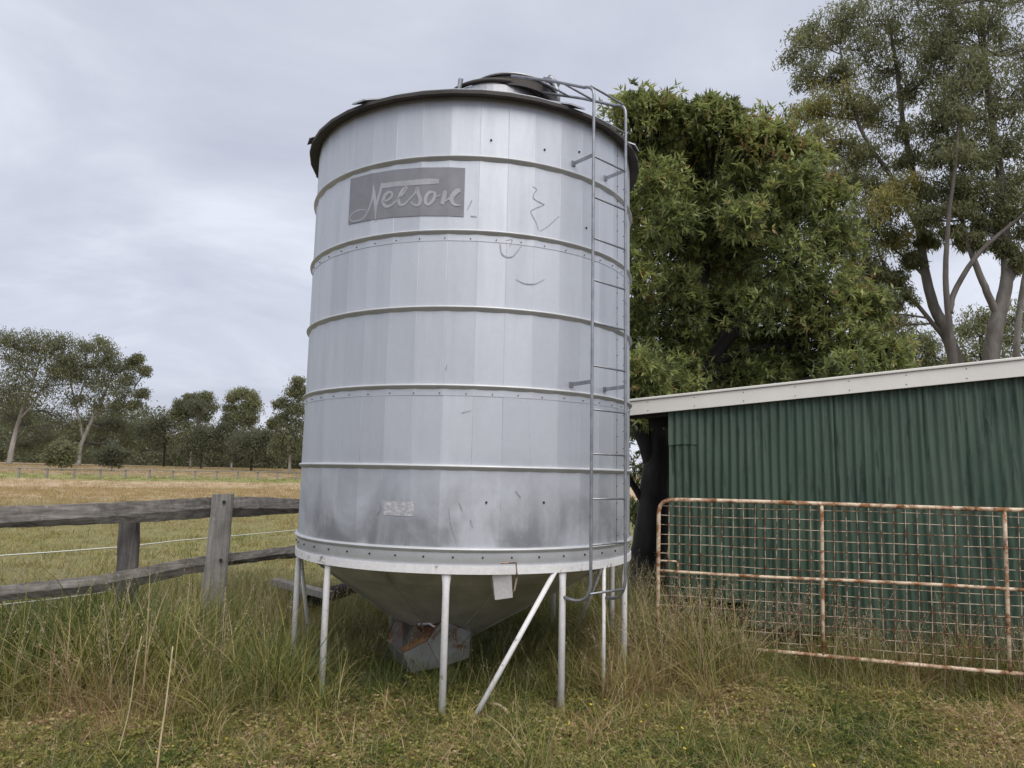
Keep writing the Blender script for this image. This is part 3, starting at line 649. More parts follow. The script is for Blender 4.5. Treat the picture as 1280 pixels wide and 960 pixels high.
# ------------------------------------------------------------------ trees
def leaf_quads(P, D, L, W, rs, flat=0.0):
    n = len(P); D = D / (np.linalg.norm(D, axis=1)[:, None] + 1e-9)
    S = np.cross(D, rs.normal(size=(n, 3)) * (1 - flat) + np.array([0, 0, 1.6]) * flat); S /= np.linalg.norm(S, axis=1)[:, None] + 1e-9
    Nn = np.cross(S, D); L = L[:, None]; W = W[:, None]
    v = np.stack([P, P + D * L * .45 + S * W / 2, P + D * L - Nn * L * .10, P + D * L * .45 - S * W / 2], 1).reshape(-1, 3)
    return v, np.arange(4 * n).reshape(n, 4)
def make_tree(name, label, cat, limbs, clumps, Y0, barkm, leafm, seed, group=None, base=None, leaf=(.12, .035), mode='hang', nsub=14, per=60, subr=.28, twig=.012, vmean=.4, vs=.2):
    rs = np.random.default_rng(seed); r = random.Random(seed)
    L3 = []
    for pts, r0, r1 in limbs:
        P = smooth_path([at(x, y, Y0 + (d if d else 0)) for x, y, *dd in pts for d in [dd[0] if dd else 0]], 6)
        L3.append((P, np.linspace(r0, r1, len(P))))
    root = L3[0][0][0].copy(); root[2] = float(gz(root[0], root[1]))
    if L3[0][0][0][2] > root[2]:
        P, rad = L3[0]; P = np.vstack([root - [0, 0, .15], P]); L3[0] = (P, np.concatenate([[rad[0] * 1.12], rad]))
    t = empty(name, tuple(root), label, cat, group)
    tr = MB()
    for P, rad in L3:
        P = P.copy(); P[1:-1] += rs.normal(size=(len(P) - 2, 3)) * rad[1:-1, None] * .035
        tr.tube(inv(t, P), rad, 10, True)
    samp = np.concatenate([P for P, _ in L3]); srad = np.concatenate([q_ for _, q_ in L3])
    cr = MB(); LP, LD, LL, LWd, LV = [], [], [], [], []
    for c in clumps:
        x, y, rp = c[:3]; dy = c[3] if len(c) > 3 else 0; tint = c[4] if len(c) > 4 else 0; dens = c[5] if len(c) > 5 else 1
        ctr = at(x, y, Y0 + dy); rad = rp / FPX * (Y0 + dy)
        d = np.linalg.norm(samp - ctr, axis=1) + 2.0 * np.maximum(0, samp[:, 2] - ctr[2]); k = int(np.argmin(d)); s = samp[k]
        mid = (s + ctr) / 2 + rs.normal(size=3) * rad * .15 + [0, 0, -rad * .1]
        bp = smooth_path([s, mid, ctr], 5); br = np.linspace(min(srad[k] * .6, rad * .07), twig * 1.3, len(bp)); cr.tube(inv(t, bp), br * (.55 if Y0 > 80 else 1), 6, False)
        for _ in range(max(2, int(nsub * dens))):
            dirv = rs.normal(size=3); dirv /= np.linalg.norm(dirv); dirv[2] = dirv[2] * .85 + .1
            sc = ctr + dirv * rad * rs.uniform(.25, 1.0) ** .6 * np.array([1, .9, .85])
            st = bp[rs.integers(2, len(bp))]; cr.tube(inv(t, smooth_path([st, (st + sc) / 2 + rs.normal(size=3) * rad * .08, sc], 3)), np.linspace(twig, twig * .45, 7), 4, False)
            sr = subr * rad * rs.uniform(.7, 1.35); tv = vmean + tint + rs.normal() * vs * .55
            if mode == 'rosette':
                m_ = max(3, per // 8); cen = sc + np.clip(rs.normal(size=(m_, 3)), -1.3, 1.3) * sr
                out = cen - ctr + np.array([0, 0, .35 * rad]); out /= np.linalg.norm(out, axis=1)[:, None]
                P = np.repeat(cen, 8, 0); o8 = np.repeat(out, 8, 0); D = rs.normal(size=P.shape); D /= np.linalg.norm(D, axis=1)[:, None]; D = D + o8 * .75 - np.array([0, 0, .18])
                vv = np.repeat(tv + rs.normal(size=m_) * vs * .7, 8) + rs.normal(size=len(P)) * vs * .3
            else:
                P = sc + np.clip(rs.normal(size=(per, 3)), -1.7, 1.7) * sr * np.array([1, 1, .85]); D = rs.normal(size=P.shape)
                if mode == 'hang': D = D * .55 + np.array([0, 0, -.75])
                vv = tv + rs.normal(size=len(P)) * vs * .5
            LP.append(P); LD.append(D); n = len(P); LL.append(leaf[0] * rs.uniform(.45, 1.4, n)); LWd.append(leaf[1] * rs.uniform(.7, 1.3, n)); LV.append(vv)
    tr.build('trunk', barkm, t, True)
    bo_ = cr.build('branches', GUMD if Y0 > 80 else barkm, t, True); tag(bo_, kind='stuff')
    v, q = leaf_quads(np.concatenate(LP), np.concatenate(LD), np.concatenate(LL), np.concatenate(LWd), rs, .62 if mode == 'rosette' else .0)
    vv = np.clip(np.repeat(np.concatenate(LV), 4), 0, 1)
    me = fastmesh('crown', inv(t, v), q, leafm, {'v': vv}); co = link('crown', me, t); tag(co, kind='stuff')
    return t

# dense broad-leaved tree behind the silo
cl = []
rs0 = np.random.default_rng(5)
outline = {158: (784, 925), 190: (770, 985), 230: (770, 1025), 270: (770, 1035), 310: (770, 1045), 350: (770, 1060), 390: (770, 1075), 430: (770, 1085), 470: (775, 1090), 500: (780, 1085)}
for y, (x0, x1) in outline.items():
    for x in np.arange(x0 + 12, x1 - 6, 36):
        if 865 < x < 930 and 330 < y < 440 : continue
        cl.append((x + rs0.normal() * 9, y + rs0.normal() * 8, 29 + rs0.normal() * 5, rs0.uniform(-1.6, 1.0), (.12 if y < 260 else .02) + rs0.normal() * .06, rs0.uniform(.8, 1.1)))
for x, y, r_ in ((797, 134, 16), (826, 138, 16), (850, 150, 18), (884, 140, 16), (908, 152, 18), (940, 168, 18), (965, 178, 18), (990, 190, 18), (1010, 205, 18), (1035, 245, 20), (1050, 300, 24), (1085, 380, 24), (1105, 440, 22), (1110, 470, 20)): cl.append((x, y, r_, -.8, .12))
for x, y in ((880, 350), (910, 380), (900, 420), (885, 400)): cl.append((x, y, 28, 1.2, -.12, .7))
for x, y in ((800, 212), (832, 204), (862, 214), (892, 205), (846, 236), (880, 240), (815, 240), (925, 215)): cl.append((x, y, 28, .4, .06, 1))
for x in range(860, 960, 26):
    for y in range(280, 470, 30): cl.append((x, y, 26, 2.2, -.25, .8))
for x, y, r_, d in ((800, 540, 22, 2), (808, 590, 20, 2.5), (826, 620, 18, 3), (800, 640, 18, 3), (830, 560, 16, 2.5), (798, 500, 24, 0), (830, 500, 22, 0.5), (812, 530, 20, 3)): cl.append((x, y, r_, d, .08, .8))
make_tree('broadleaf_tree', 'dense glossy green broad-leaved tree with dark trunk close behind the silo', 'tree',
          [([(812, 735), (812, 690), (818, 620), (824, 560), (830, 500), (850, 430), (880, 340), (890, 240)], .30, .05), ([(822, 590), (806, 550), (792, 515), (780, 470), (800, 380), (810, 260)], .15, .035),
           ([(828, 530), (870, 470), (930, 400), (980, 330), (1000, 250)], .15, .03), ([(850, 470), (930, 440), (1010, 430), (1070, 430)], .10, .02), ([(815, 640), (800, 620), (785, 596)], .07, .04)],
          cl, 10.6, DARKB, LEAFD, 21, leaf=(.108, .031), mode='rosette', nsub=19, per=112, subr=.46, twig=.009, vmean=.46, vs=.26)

# eucalypts behind the shed
gumA = [(1128, 372, 18), (1105, 400, 20), (1085, 395, 20), (1075, 345, 24), (1140, 325, 14), (1118, 345, 16), (1160, 300, 16), (1000, 60, 30), (1030, 40, 32), (1060, 20, 34), (1012, 95, 26), (1075, 60, 36), (1050, 95, 28), (1100, 25, 36), (1040, 128, 36, 0, .28), (1010, 140, 26, 0, .30), (1075, 140, 28, 0, .2), (1110, 85, 34), (1135, 45, 34),
        (1030, 175, 28, 0, .2), (1060, 190, 30), (1095, 130, 32), (1120, 160, 30), (1050, 225, 30), (1080, 235, 30), (1110, 255, 32, -1, .30), (1125, 235, 26, -1, .25), (1095, 290, 32, 0, .1), (1060, 275, 32), (1120, 300, 26, 0, .2), (1070, 320, 30), (1090, 345, 26), (1065, 360, 26), (1100, 375, 22), (1140, 200, 28), (1150, 110, 30), (1145, 245, 24), (1085, 200, 28)]
make_tree('gum_tree', 'tall spreading gum tree with forked pale trunk and yellowish leaf tufts behind the shed', 'tree',
          [([(1200, 470), (1192, 440), (1178, 405), (1167, 382), (1156, 338), (1150, 290), (1146, 240), (1130, 160), (1120, 80), (1110, 20)], .22, .04),
           ([(1192, 440), (1180, 422), (1150, 385), (1120, 352), (1102, 325), (1090, 290)], .085, .03), ([(1150, 290), (1120, 230), (1080, 170), (1060, 110), (1050, 60)], .09, .03), ([(1160, 350), (1140, 330), (1118, 312), (1100, 300)], .06, .02)],
          gumA, 22, GUMB, LEAFG, 31, 'gum trees behind the shed', leaf=(.165, .036), mode='hang', nsub=19, per=84, subr=.21, twig=.016, vmean=.36, vs=.18)
gumB = [(1215, 300, 18), (1232, 285, 20), (1275, 330, 20), (1255, 310, 18), (1190, 290, 14), (1208, 250, 22), (1180, 20, 36), (1215, 50, 38), (1180, 75, 36), (1250, 30, 40), (1290, 60, 44), (1230, 95, 38), (1195, 120, 34), (1165, 150, 30), (1265, 120, 40), (1240, 150, 34), (1205, 165, 32), (1175, 190, 28), (1280, 180, 38), (1250, 195, 34), (1215, 210, 32), (1185, 235, 28), (1235, 245, 30), (1265, 235, 30), (1200, 265, 22), (1300, 240, 36), (1170, 55, 32), (1300, 110, 36), (1255, 270, 24), (1160, 270, 22), (1290, 290, 26), (1225, -20, 50), (1290, -10, 50), (1150, -10, 44)]
make_tree('gum_tree', 'big gum tree with thick pale grey trunk at the right edge behind the shed', 'tree',
          [([(1240, 480), (1239, 445), (1246, 405), (1254, 375), (1259, 340), (1256, 290), (1252, 230), (1240, 150), (1230, 60), (1225, -30)], .26, .05),
           ([(1250, 400), (1238, 375), (1224, 342), (1212, 310), (1206, 290), (1196, 240), (1188, 200), (1180, 120)], .12, .03),
           ([(1257, 360), (1272, 330), (1290, 300), (1300, 240), (1300, 140)], .12, .04)],
          gumB, 20.5, GUMB, LEAFG, 32, 'gum trees behind the shed', leaf=(.165, .036), mode='hang', nsub=19, per=84, subr=.21, twig=.016, vmean=.30, vs=.16)
make_tree('gum_tree', 'dark brown-barked gum stem curving right between the two pale gum trunks', 'tree',
          [([(1193, 480), (1191, 440), (1186, 400), (1182, 345), (1184, 300), (1187, 262), (1195, 200), (1200, 120)], .11, .03), ([(1187, 392), (1192, 368), (1208, 338), (1226, 314), (1255, 288), (1284, 266), (1320, 250)], .085, .04)],
          [(1290, 255, 26), (1195, 185, 24), (1205, 110, 26), (1310, 230, 30), (1190, 145, 22), (1215, 75, 24)], 19.6, GUMD, LEAFG, 33, 'gum trees behind the shed', leaf=(.165, .036), mode='hang', nsub=12, per=60, subr=.32, twig=.016, vmean=.32, vs=.16)
make_tree('gum_tree', 'slender leaning grey gum at the far right edge of the picture behind the shed roof', 'tree',
          [([(1266, 480), (1270, 445), (1275, 385), (1284, 330), (1300, 260), (1310, 180)], .13, .05)], [(1310, 180, 40), (1300, 130, 36), (1330, 240, 40), (1300, 330, 20)], 24, GUMB, LEAFG, 34, 'gum trees behind the shed', leaf=(.165, .036), mode='hang', nsub=12, per=60, subr=.32, twig=.016, vmean=.32, vs=.16)
make_tree('background_tree', 'low dark tree with layered horizontal foliage behind the left end of the gums', 'tree',
          [([(1125, 520), (1128, 470), (1120, 430), (1110, 400)], .22, .06), ([(1126, 460), (1150, 440), (1180, 452)], .12, .03)],
          [(1115, 405, 26), (1140, 420, 22), (1105, 440, 26), (1135, 445, 20), (1160, 432, 16), (1085, 420, 26), (1120, 470, 24), (1165, 455, 15), (1150, 465, 18), (1095, 470, 24)], 34, DARKB, LEAFG, 41, 'lower trees beyond the shed', leaf=(.26, .06), mode='hang', nsub=12, per=60, subr=.3, twig=.02, vmean=.28, vs=.15)
make_tree('background_tree', 'dark rounded tree crown low between gum trunks at right', 'tree',
          [([(1228, 520), (1228, 460), (1225, 420)], .22, .06)], [(1205, 415, 20), (1225, 400, 22), (1240, 420, 22), (1215, 440, 24), (1262, 405, 24), (1285, 390, 28), (1280, 430, 26), (1250, 445, 24), (1195, 450, 16)], 40, DARKB, LEAFG, 42, 'lower trees beyond the shed', leaf=(.28, .07), mode='hang', nsub=12, per=60, subr=.3, twig=.02, vmean=.33, vs=.15)

# distant paddock trees, left
def far_tree(label, limbs, clumps, Y0, seed, vmean=.36, cat='tree', name='gum_tree', nsub=17, per=60, bk=FARB, leaf=(.46, .15)):
    limbs = [(p, a * .6, b * .6) for p, a, b in limbs]
    return make_tree(name, label, cat, limbs, clumps, Y0, bk, LEAFF, seed, 'trees across the paddock', leaf=leaf, mode='random' if name == 'shrub' else 'hang', nsub=nsub, per=per, subr=.36, twig=.05, vmean=vmean, vs=.17)
far_tree('tall gum with pale leaning trunk at the far left edge of the paddock', [([(11, 582), (16, 555), (24, 525), (30, 505), (40, 480), (50, 450)], .75, .22), ([(24, 525), (45, 500), (60, 470)], .3, .12), ([(14, 568), (20, 545), (22, 530)], .35, .25)],
         [(5, 425, 16), (25, 432, 16), (45, 425, 18), (20, 455, 20), (40, 450, 22), (62, 432, 18), (80, 430, 14), (15, 480, 20), (40, 475, 22), (65, 455, 20), (60, 485, 22), (85, 448, 14), (10, 520, 22, 4), (40, 530, 22, 6), (65, 520, 20, 3), (55, 552, 16, 6), (25, 556, 14, 6), (90, 535, 18, 4), (0, 500, 20), (-20, 440, 26), (-15, 480, 26), (30, 500, 20), (78, 470, 16)], 118, 51)
far_tree('broad gum with dark forked trunk and feathery right side, tallest beside the pale leaning trunk', [([(98, 578), (100, 560), (108, 540), (120, 515), (132, 490), (140, 470)], .7, .2), ([(104, 548), (98, 520), (92, 495), (86, 470)], .45, .15), ([(115, 525), (140, 505), (160, 498)], .3, .1), ([(95, 505), (104, 482), (110, 460)], .25, .1)],
         [(105, 435, 12), (125, 430, 12, 0, .15), (138, 442, 13), (110, 455, 14, 0, .12), (128, 455, 15), (148, 460, 13), (165, 455, 9, 0, -.02), (172, 448, 7), (182, 464, 8), (160, 475, 12), (178, 492, 8), (150, 490, 13), (132, 480, 16), (112, 480, 15), (95, 470, 14), (168, 505, 8), (145, 510, 12), (85, 455, 13), (96, 500, 14), (120, 505, 14), (110, 530, 16, 5), (135, 530, 16, 4), (155, 535, 15, 5), (128, 553, 14, 6), (165, 552, 13, 6), (95, 552, 13, 5)], 122, 52)
far_tree('dense round olive shrub just beyond the paddock fence', [([(77, 583), (77, 570)], .15, .08)], [(66, 565, 10), (78, 560, 11), (88, 566, 10), (72, 574, 10), (85, 576, 9), (62, 575, 7), (78, 570, 11)], 95, 53, .42, 'shrub', 'shrub', 12, 60, leaf=(.4, .14))
far_tree('very dark rounded bush beside the olive shrub in the paddock', [([(140, 583), (140, 572)], .15, .08)], [(130, 570, 9), (141, 565, 10), (151, 569, 9), (135, 577, 9), (147, 578, 9), (141, 572, 10)], 98, 54, .12, 'shrub', 'shrub', 12, 70, leaf=(.4, .12))
far_tree('mid green tree filling the gap right of the broad gum', [([(205, 578), (206, 550), (205, 530)], .4, .15)], [(190, 530, 14), (205, 522, 13), (218, 530, 13), (195, 550, 16), (212, 552, 16), (180, 545, 14), (200, 535, 14), (170, 535, 14), (165, 555, 15)], 140, 55, .25, bk=DARKB)
far_tree('airy pale-topped gum in the middle of the distant row', [([(238, 580), (237, 555), (233, 530), (236, 505)], .35, .12), ([(237, 552), (250, 525), (256, 505)], .25, .1)], [(242, 508, 10), (230, 512, 9), (226, 505, 8), (236, 497, 7), (248, 498, 9), (258, 497, 8), (263, 508, 8), (228, 520, 10), (246, 515, 10), (220, 515, 8), (255, 520, 10), (236, 535, 14), (222, 545, 12), (252, 540, 15)], 135, 56, .38)
far_tree('dark spreading tree below the airy gum in the distant row', [([(251, 586), (252, 570), (255, 550)], .35, .15)], [(245, 507, 10), (240, 548, 13), (258, 540, 14), (274, 545, 14), (268, 560, 14), (250, 563, 14), (284, 556, 12), (235, 562, 11), (280, 535, 12)], 128, 57, .2, bk=DARKB)
far_tree('bright green gum with rounded crown and bare gaps in the distant row', [([(289, 584), (289, 560), (291, 530), (298, 505)], .35, .1), ([(291, 535), (310, 515), (315, 505)], .2, .08)], [(290, 497, 8, 0, .1), (300, 492, 8, 0, .15), (312, 496, 9, 0, .15), (320, 507, 9, 0, .12), (308, 508, 9, 0, .1), (288, 510, 8), (298, 520, 10), (316, 520, 9), (285, 525, 9), (306, 530, 11)], 130, 58, .42)
far_tree('dark layered tree leaning low toward the silo in the distant row', [([(314, 585), (316, 565), (325, 548)], .35, .15)], [(300, 553, 13), (318, 548, 13), (335, 545, 12), (328, 562, 14), (308, 567, 13), (345, 560, 13), (298, 570, 9), (340, 575, 9)], 122, 59, .2, bk=DARKB)
far_tree('tall olive gum partly hidden by the left side of the silo', [([(362, 588), (362, 560), (364, 520), (370, 490)], .4, .12)], [(373, 478, 8, 0, .1), (366, 490, 9, 0, .1), (378, 492, 10), (352, 505, 8), (365, 508, 12), (382, 515, 14), (350, 525, 10), (362, 530, 14), (378, 540, 16), (355, 548, 14), (368, 558, 15), (350, 565, 12), (342, 530, 7), (385, 565, 14)], 112, 60, .34)
# wood further back, reads as one mass
rs1 = np.random.default_rng(77); P, D = [], []
for i in range(860):
    x = rs1.uniform(-60, 440); Y = rs1.uniform(150, 230); c = at(x, 560, Y); top = (11.5 if x < 190 else 8.0) + 2.0 * math.sin(x * .045 + 1) + 1.5 * math.sin(x * .11); c[2] = float(gz(c[0], c[1])) + (rs1.uniform(.2, 2.6) if i % 3 == 0 else rs1.uniform(.8, max(3, top)))
    P.append(c + rs1.normal(size=(110, 3)) * np.array([1.8, 1.5, 1.1])); D.append(rs1.normal(size=(110, 3)) + [0, 0, -.5])
P = np.concatenate(P); D = np.concatenate(D); v, q_ = leaf_quads(P, D, rs1.uniform(.6, 1.1, len(P)), rs1.uniform(.25, .5, len(P)), rs1)
o = link('far_wood', fastmesh('far_wood', v, q_, LEAFF, {'v': np.repeat(np.clip(rs1.normal(.26, .14, len(P)), 0, 1), 4)})); tag(o, 'dark band of distant woodland along the horizon', 'woodland', kind='stuff')

# ------------------------------------------------------------------ grass
src = bpy.data.collections.new('grass_sources')          # never linked to the scene
def blades(n, h, hs, w, spread, lean, bend, rs, seg=4, lift=0):
    b = rs.normal(size=(n, 2)) * spread; H = np.clip(rs.normal(h, hs, n), h * .3, None); az = rs.uniform(0, 2 * np.pi, n)
    ln = np.abs(rs.normal(0, lean, n)) if not lift else rs.normal(lean, .28, n); bd = np.abs(rs.normal(bend, bend * .6 + .05, n)); W = w * rs.uniform(.6, 1.4, n); fa_ = az + np.pi / 2 + rs.normal(0, .6, n)
    V, Q, A = [], [], []
    for i in range(n):
        p = np.array([b[i, 0], b[i, 1], -.02 + lift * rs.uniform(0, 1) ** 1.5]); a = ln[i]; rows = []
        va = rs.uniform(0, 1); d = np.array([math.cos(az[i]), math.sin(az[i]), 0]); s = np.array([math.cos(fa_[i]), math.sin(fa_[i]), 0])
        for k in range(seg + 1):
            ww = W[i] * (1 - (k / seg) ** 1.6) * .5 + .0003; rows += [p - s * ww, p + s * ww]
            a += bd[i] / seg; a = min(a, 2.5); p = p + (d * math.sin(a) + np.array([0, 0, math.cos(a)])) * H[i] / seg
        o_ = len(V); V += rows; A += [va] * len(rows); Q += [(o_ + 2 * k, o_ + 2 * k + 1, o_ + 2 * k + 3, o_ + 2 * k + 2) for k in range(seg)]
    return np.array(V), np.array(Q), np.array(A)
def seedstalks(n, h, rs):
    V, Q, A = [], [], []
    for i in range(n):
        H = h * rs.uniform(.75, 1.2); az = rs.uniform(0, 6.28); d = np.array([math.cos(az), math.sin(az), 0]); p = np.array([*rs.normal(size=2) * .05, -.02]); a = abs(rs.normal(.08, .12)); va = rs.uniform(0, 1); s = np.array([-d[1], d[0], 0]); sp_ = []
        def strip(pts, w0, w1):
            o_ = len(V); k = len(pts)
            for j, pp in enumerate(pts): w_ = (w0 + (w1 - w0) * j / (k - 1)) / 2; V.extend([pp - s * w_, pp + s * w_]); A.extend([va] * 2)
            Q.extend([(o_ + 2 * j, o_ + 2 * j + 1, o_ + 2 * j + 3, o_ + 2 * j + 2) for j in range(k - 1)])
        path = [p]
        for k in range(7):
            a += rs.uniform(.01, .12); p = p + (d * math.sin(a) + np.array([0, 0, math.cos(a)])) * H / 7; path.append(p)
        strip(path, .0032, .0016)
        for k in range(14):              # drooping spikelets
            f = rs.uniform(.68, 1.0); j = min(6, int(f * 7)); pp = path[j] + (path[j + 1] - path[j]) * (f * 7 - j); dd = rs.normal(size=3) * .6 + np.array([0, 0, -.5]) + d * .3; dd /= np.linalg.norm(dd)
            L = rs.uniform(.012, .026); sd = np.cross(dd, rs.normal(size=3)); sd /= np.linalg.norm(sd); st = pp + rs.normal(size=3) * .008; o_ = len(V)
            V.extend([st, st + dd * L * .4 + sd * .0028, st + dd * L, st + dd * L * .4 - sd * .0028]); A.extend([va] * 4); Q.append((o_, o_ + 1, o_ + 2, o_ + 3))
    return np.array(V), np.array(Q), np.array(A)
def weeds(rs):
    V, Q, A = [], [], []
    for i in range(26):
        c = np.array([*rs.normal(size=2) * .06, rs.uniform(.01, .07)]); va = rs.uniform(0, .6)
        for k in range(5):
            d = rs.normal(size=3); d[2] = abs(d[2]) * .4; d /= np.linalg.norm(d); s = np.cross(d, rs.normal(size=3)); s /= np.linalg.norm(s); L = rs.uniform(.012, .03); o_ = len(V)
            V.extend([c, c + d * L * .5 + s * L * .22, c + d * L, c + d * L * .5 - s * L * .22]); A.extend([va] * 4); Q.append((o_, o_ + 1, o_ + 2, o_ + 3))
    return np.array(V), np.array(Q), np.array(A)
rg = np.random.default_rng(99); srcs = {}
def addsrc(kind, data, matl):
    me = fastmesh('grass_%s' % kind, data[0], data[1], matl, {'v': data[2]}); o_ = bpy.data.objects.new('grass_source_%02d' % len(src.objects), me); src.objects.link(o_); srcs.setdefault(kind, []).append(len(src.objects) - 1)
for _ in range(4): addsrc('tall', blades(46,   .50, .13, .0068, .06, .36, 1.0, rg), GRASSM)
for _ in range(4): addsrc('mid', blades(46, .28, .08, .0066, .06, .55, 1.1, rg), GRASSM)
for _ in range(4): addsrc('mat', blades(80, .11, .045, .0036, .085, 1.25, 1.3, rg, 4, .055), GRASSM)
for _ in range(3): addsrc('short', blades(50, .10, .035, .0065, .06, .4, .6, rg, 3), GRASSM)
for _ in range(3): addsrc('field', blades(40, .13, .05, .010, .13, .8, .7, rg, 3), GRASSM)
for _ in range(4): addsrc('seed', seedstalks(5, .68, rg), SEEDM)
for _ in range(3): addsrc('weed', weeds(rg), GRASSM)
names = sorted(o_.name for o_ in src.objects)

def gn_tree():
    ng = bpy.data.node_groups.new('scatter', 'GeometryNodeTree')
    ng.interface.new_socket('Geometry', in_out='INPUT', socket_type='NodeSocketGeometry'); ng.interface.new_socket('Geometry', in_out='OUTPUT', socket_type='NodeSocketGeometry')
    gi = ng.nodes.new('NodeGroupInput'); go = ng.nodes.new('NodeGroupOutput'); ip = ng.nodes.new('GeometryNodeInstanceOnPoints'); ci = ng.nodes.new('GeometryNodeCollectionInfo')
    ci.inputs['Collection'].default_value = src; ci.inputs['Separate Children'].default_value = True; ci.inputs['Reset Children'].default_value = True
    def na(nm, ty):
        n = ng.nodes.new('GeometryNodeInputNamedAttribute'); n.data_type = ty; n.inputs['Name'].default_value = nm; return n.outputs['Attribute']
    cx = ng.nodes.new('ShaderNodeCombineXYZ'); ng.links.new(na('rx', 'FLOAT'), cx.inputs[0]); ng.links.new(na('rz', 'FLOAT'), cx.inputs[2])
    er = ng.nodes.new('FunctionNodeEulerToRotation'); ng.links.new(cx.outputs[0], er.inputs[0])
    ng.links.new(gi.outputs[0], ip.inputs['Points']); ng.links.new(ci.outputs[0], ip.inputs['Instance']); ip.inputs['Pick Instance'].default_value = True
    ng.links.new(na('pick', 'INT'), ip.inputs['Instance Index']); ng.links.new(er.outputs[0], ip.inputs['Rotation']); ng.links.new(na('sc', 'FLOAT'), ip.inputs['Scale'])
    ng.links.new(ip.outputs[0], go.inputs[0]); return ng
GN = gn_tree()
def scatter(name, label, X, Y, kinds, sc, tint, rs):
    n = len(X); me = bpy.data.meshes.new(name); me.vertices.add(n)
    me.vertices.foreach_set('co', np.stack([X, Y, gz(X, Y)], 1).astype(np.float32).ravel())
    pick = np.zeros(n, np.int32)
    for i, k in enumerate(kinds): pick[i] = srcs[k][rs.integers(len(srcs[k]))]
    for nm, ty, val in (('rx', 'FLOAT', rs.normal(0, .12, n)), ('rz', 'FLOAT', rs.uniform(0, 6.28, n)), ('sc', 'FLOAT', sc), ('tint', 'FLOAT', tint)):
        me.attributes.new(nm, ty, 'POINT').data.foreach_set('value', np.asarray(val, np.float32))
    me.attributes.new('pick', 'INT', 'POINT').data.foreach_set('value', pick)
    o_ = link(name, me); md = o_.modifiers.new('scatter', 'NODES'); md.node_group = GN; tag(o_, label, 'grass', kind='stuff'); return o_
def vnoise(x, y, s, seed):
    r = np.random.default_rng(seed); t = 0
    for k in range(5):
        a = r.uniform(0, 6.28); fr = s * r.uniform(.6, 1.9); t = t + np.sin(fr * (x * math.cos(a) + y * math.sin(a)) + r.uniform(0, 6.28))
    return t / 5 * 1.6
def polar_points(n, r0, r1, amax, rs, pw=1.0):
    r = (r0 ** pw + (r1 ** pw - r0 ** pw) * rs.uniform(0, 1, n)) ** (1 / pw); a = rs.uniform(-amax, amax, n); return r * np.sin(a), r * np.cos(a)
def front_line(x): return np.interp(x, [-5, -2.2, -1.2, .8, 1.4, 2.5, 5], [4.35, 4.5, 4.85, 5.05, 5.3, 5.55, 5.4])
def inside_shed(X, Y):
    dxy = np.stack([X - 1.616, Y - 7.26], 1); u = dxy @ ux[:2]; d = dxy @ uy[:2]; return (u > -.02) & (u < SL) & (d > .03) & (d < 3)
rs = np.random.default_rng(3)
# foreground trampled mat
X, Y = polar_points(11500, 2.6, 7.4, R_(48), rs, 1.35); k = Y < front_line(X) + .35 + rs.normal(0, .22, len(X)); X, Y = X[k], Y[k]
nn_ = vnoise(X, Y, 3.0, 1); kind = rs.choice(['mat', 'short', 'weed', 'mid'], len(X), p=[.66, .04, .29, .01])
soil = .55 * np.exp(-((X + 2.5) ** 2 / .25 + (Y - 4.55) ** 2 / .05)) + .4 * np.exp(-((X + .9) ** 2 / .06 + (Y - 4.95) ** 2 / .02)) + .45 * np.exp(-((X - 3.5) ** 2 / .5 + (Y - 5.25) ** 2 / .05))
scatter('trampled_grass', 'matted green and straw coloured trampled grass and weeds across the foreground', X, Y, kind, rs.uniform(.7, 1.2, len(X)), np.clip(.57 + soil + .28 * nn_ + rs.normal(0, .17, len(X)), .05, 1), rs)
X, Y = polar_points(420, 3.0, 5.2, R_(46), rs, 1.4); k = Y < front_line(X) + .1; X, Y = X[k], Y[k]
scatter('grass_tufts', 'loose green and straw tufts rising from the trampled foreground grass', X, Y, rs.choice(['mid', 'tall', 'seed'], len(X), p=[.72, .18, .10]), rs.uniform(.35, .75, len(X)), np.clip(.32 + rs.normal(0, .26, len(X)), 0, 1), rs)
# tall grass band
X, Y = polar_points(11000, 4.2, 10.5, R_(46), rs, 1.5)
sil = np.hypot(X - SX, Y - SY); fl = front_line(X)
fl = fl + rs.normal(0, .16, len(X)); dens = np.where(Y < fl, 0, 1.0) * np.where(sil < 1.25, .75, 1.0); k = (rs.uniform(0, 1, len(X)) < dens) & ~inside_shed(X, Y); X, Y, sil, fl = X[k], Y[k], sil[k], fl[k]
left = X < -1.15; right = (X > .75) & (X < 2.0) & (Y < 7.2); gatez = (X >= 2.0) & (Y < 7.4); under = sil < 1.5
ramp_h = np.clip((Y - fl) / .55, .25, 1)
beyond = left & (X < -3.09 + (Y - 7.4) * .55 - .25)
sc = np.where(left, 1.15, np.where(right, 1.15, np.where(under, .75, .85))) * ramp_h * rs.uniform(.75, 1.2, len(X)); sc = np.where(beyond & (Y > 6), sc * .55, sc)
sc = np.where((X > -2.35) & (X < -1.0) & (Y > 5.3), sc * .55, sc); sc = np.where((X > -3.2) & (X < -2.35) & (Y > 6.3), sc * .7, sc)
sc = np.where((X > 1.35) & (X < 2.7) & (Y > 6.12 - (X - 1.5) * .27), sc * .5, sc)
gsh = (gatez & (Y < 5.95 - (X - 2) * .18)); sc = np.where(gsh, sc * .6, sc)
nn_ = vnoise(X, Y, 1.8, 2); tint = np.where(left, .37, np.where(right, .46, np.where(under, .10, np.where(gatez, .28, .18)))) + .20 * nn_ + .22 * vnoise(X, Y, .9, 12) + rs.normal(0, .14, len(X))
kp = rs.uniform(0, 1, len(X)); kind = np.where(kp < .52, 'tall', np.where(kp < .88, 'mid', 'mat'))
kind = np.where(under & (kp < .4), 'mid', kind)
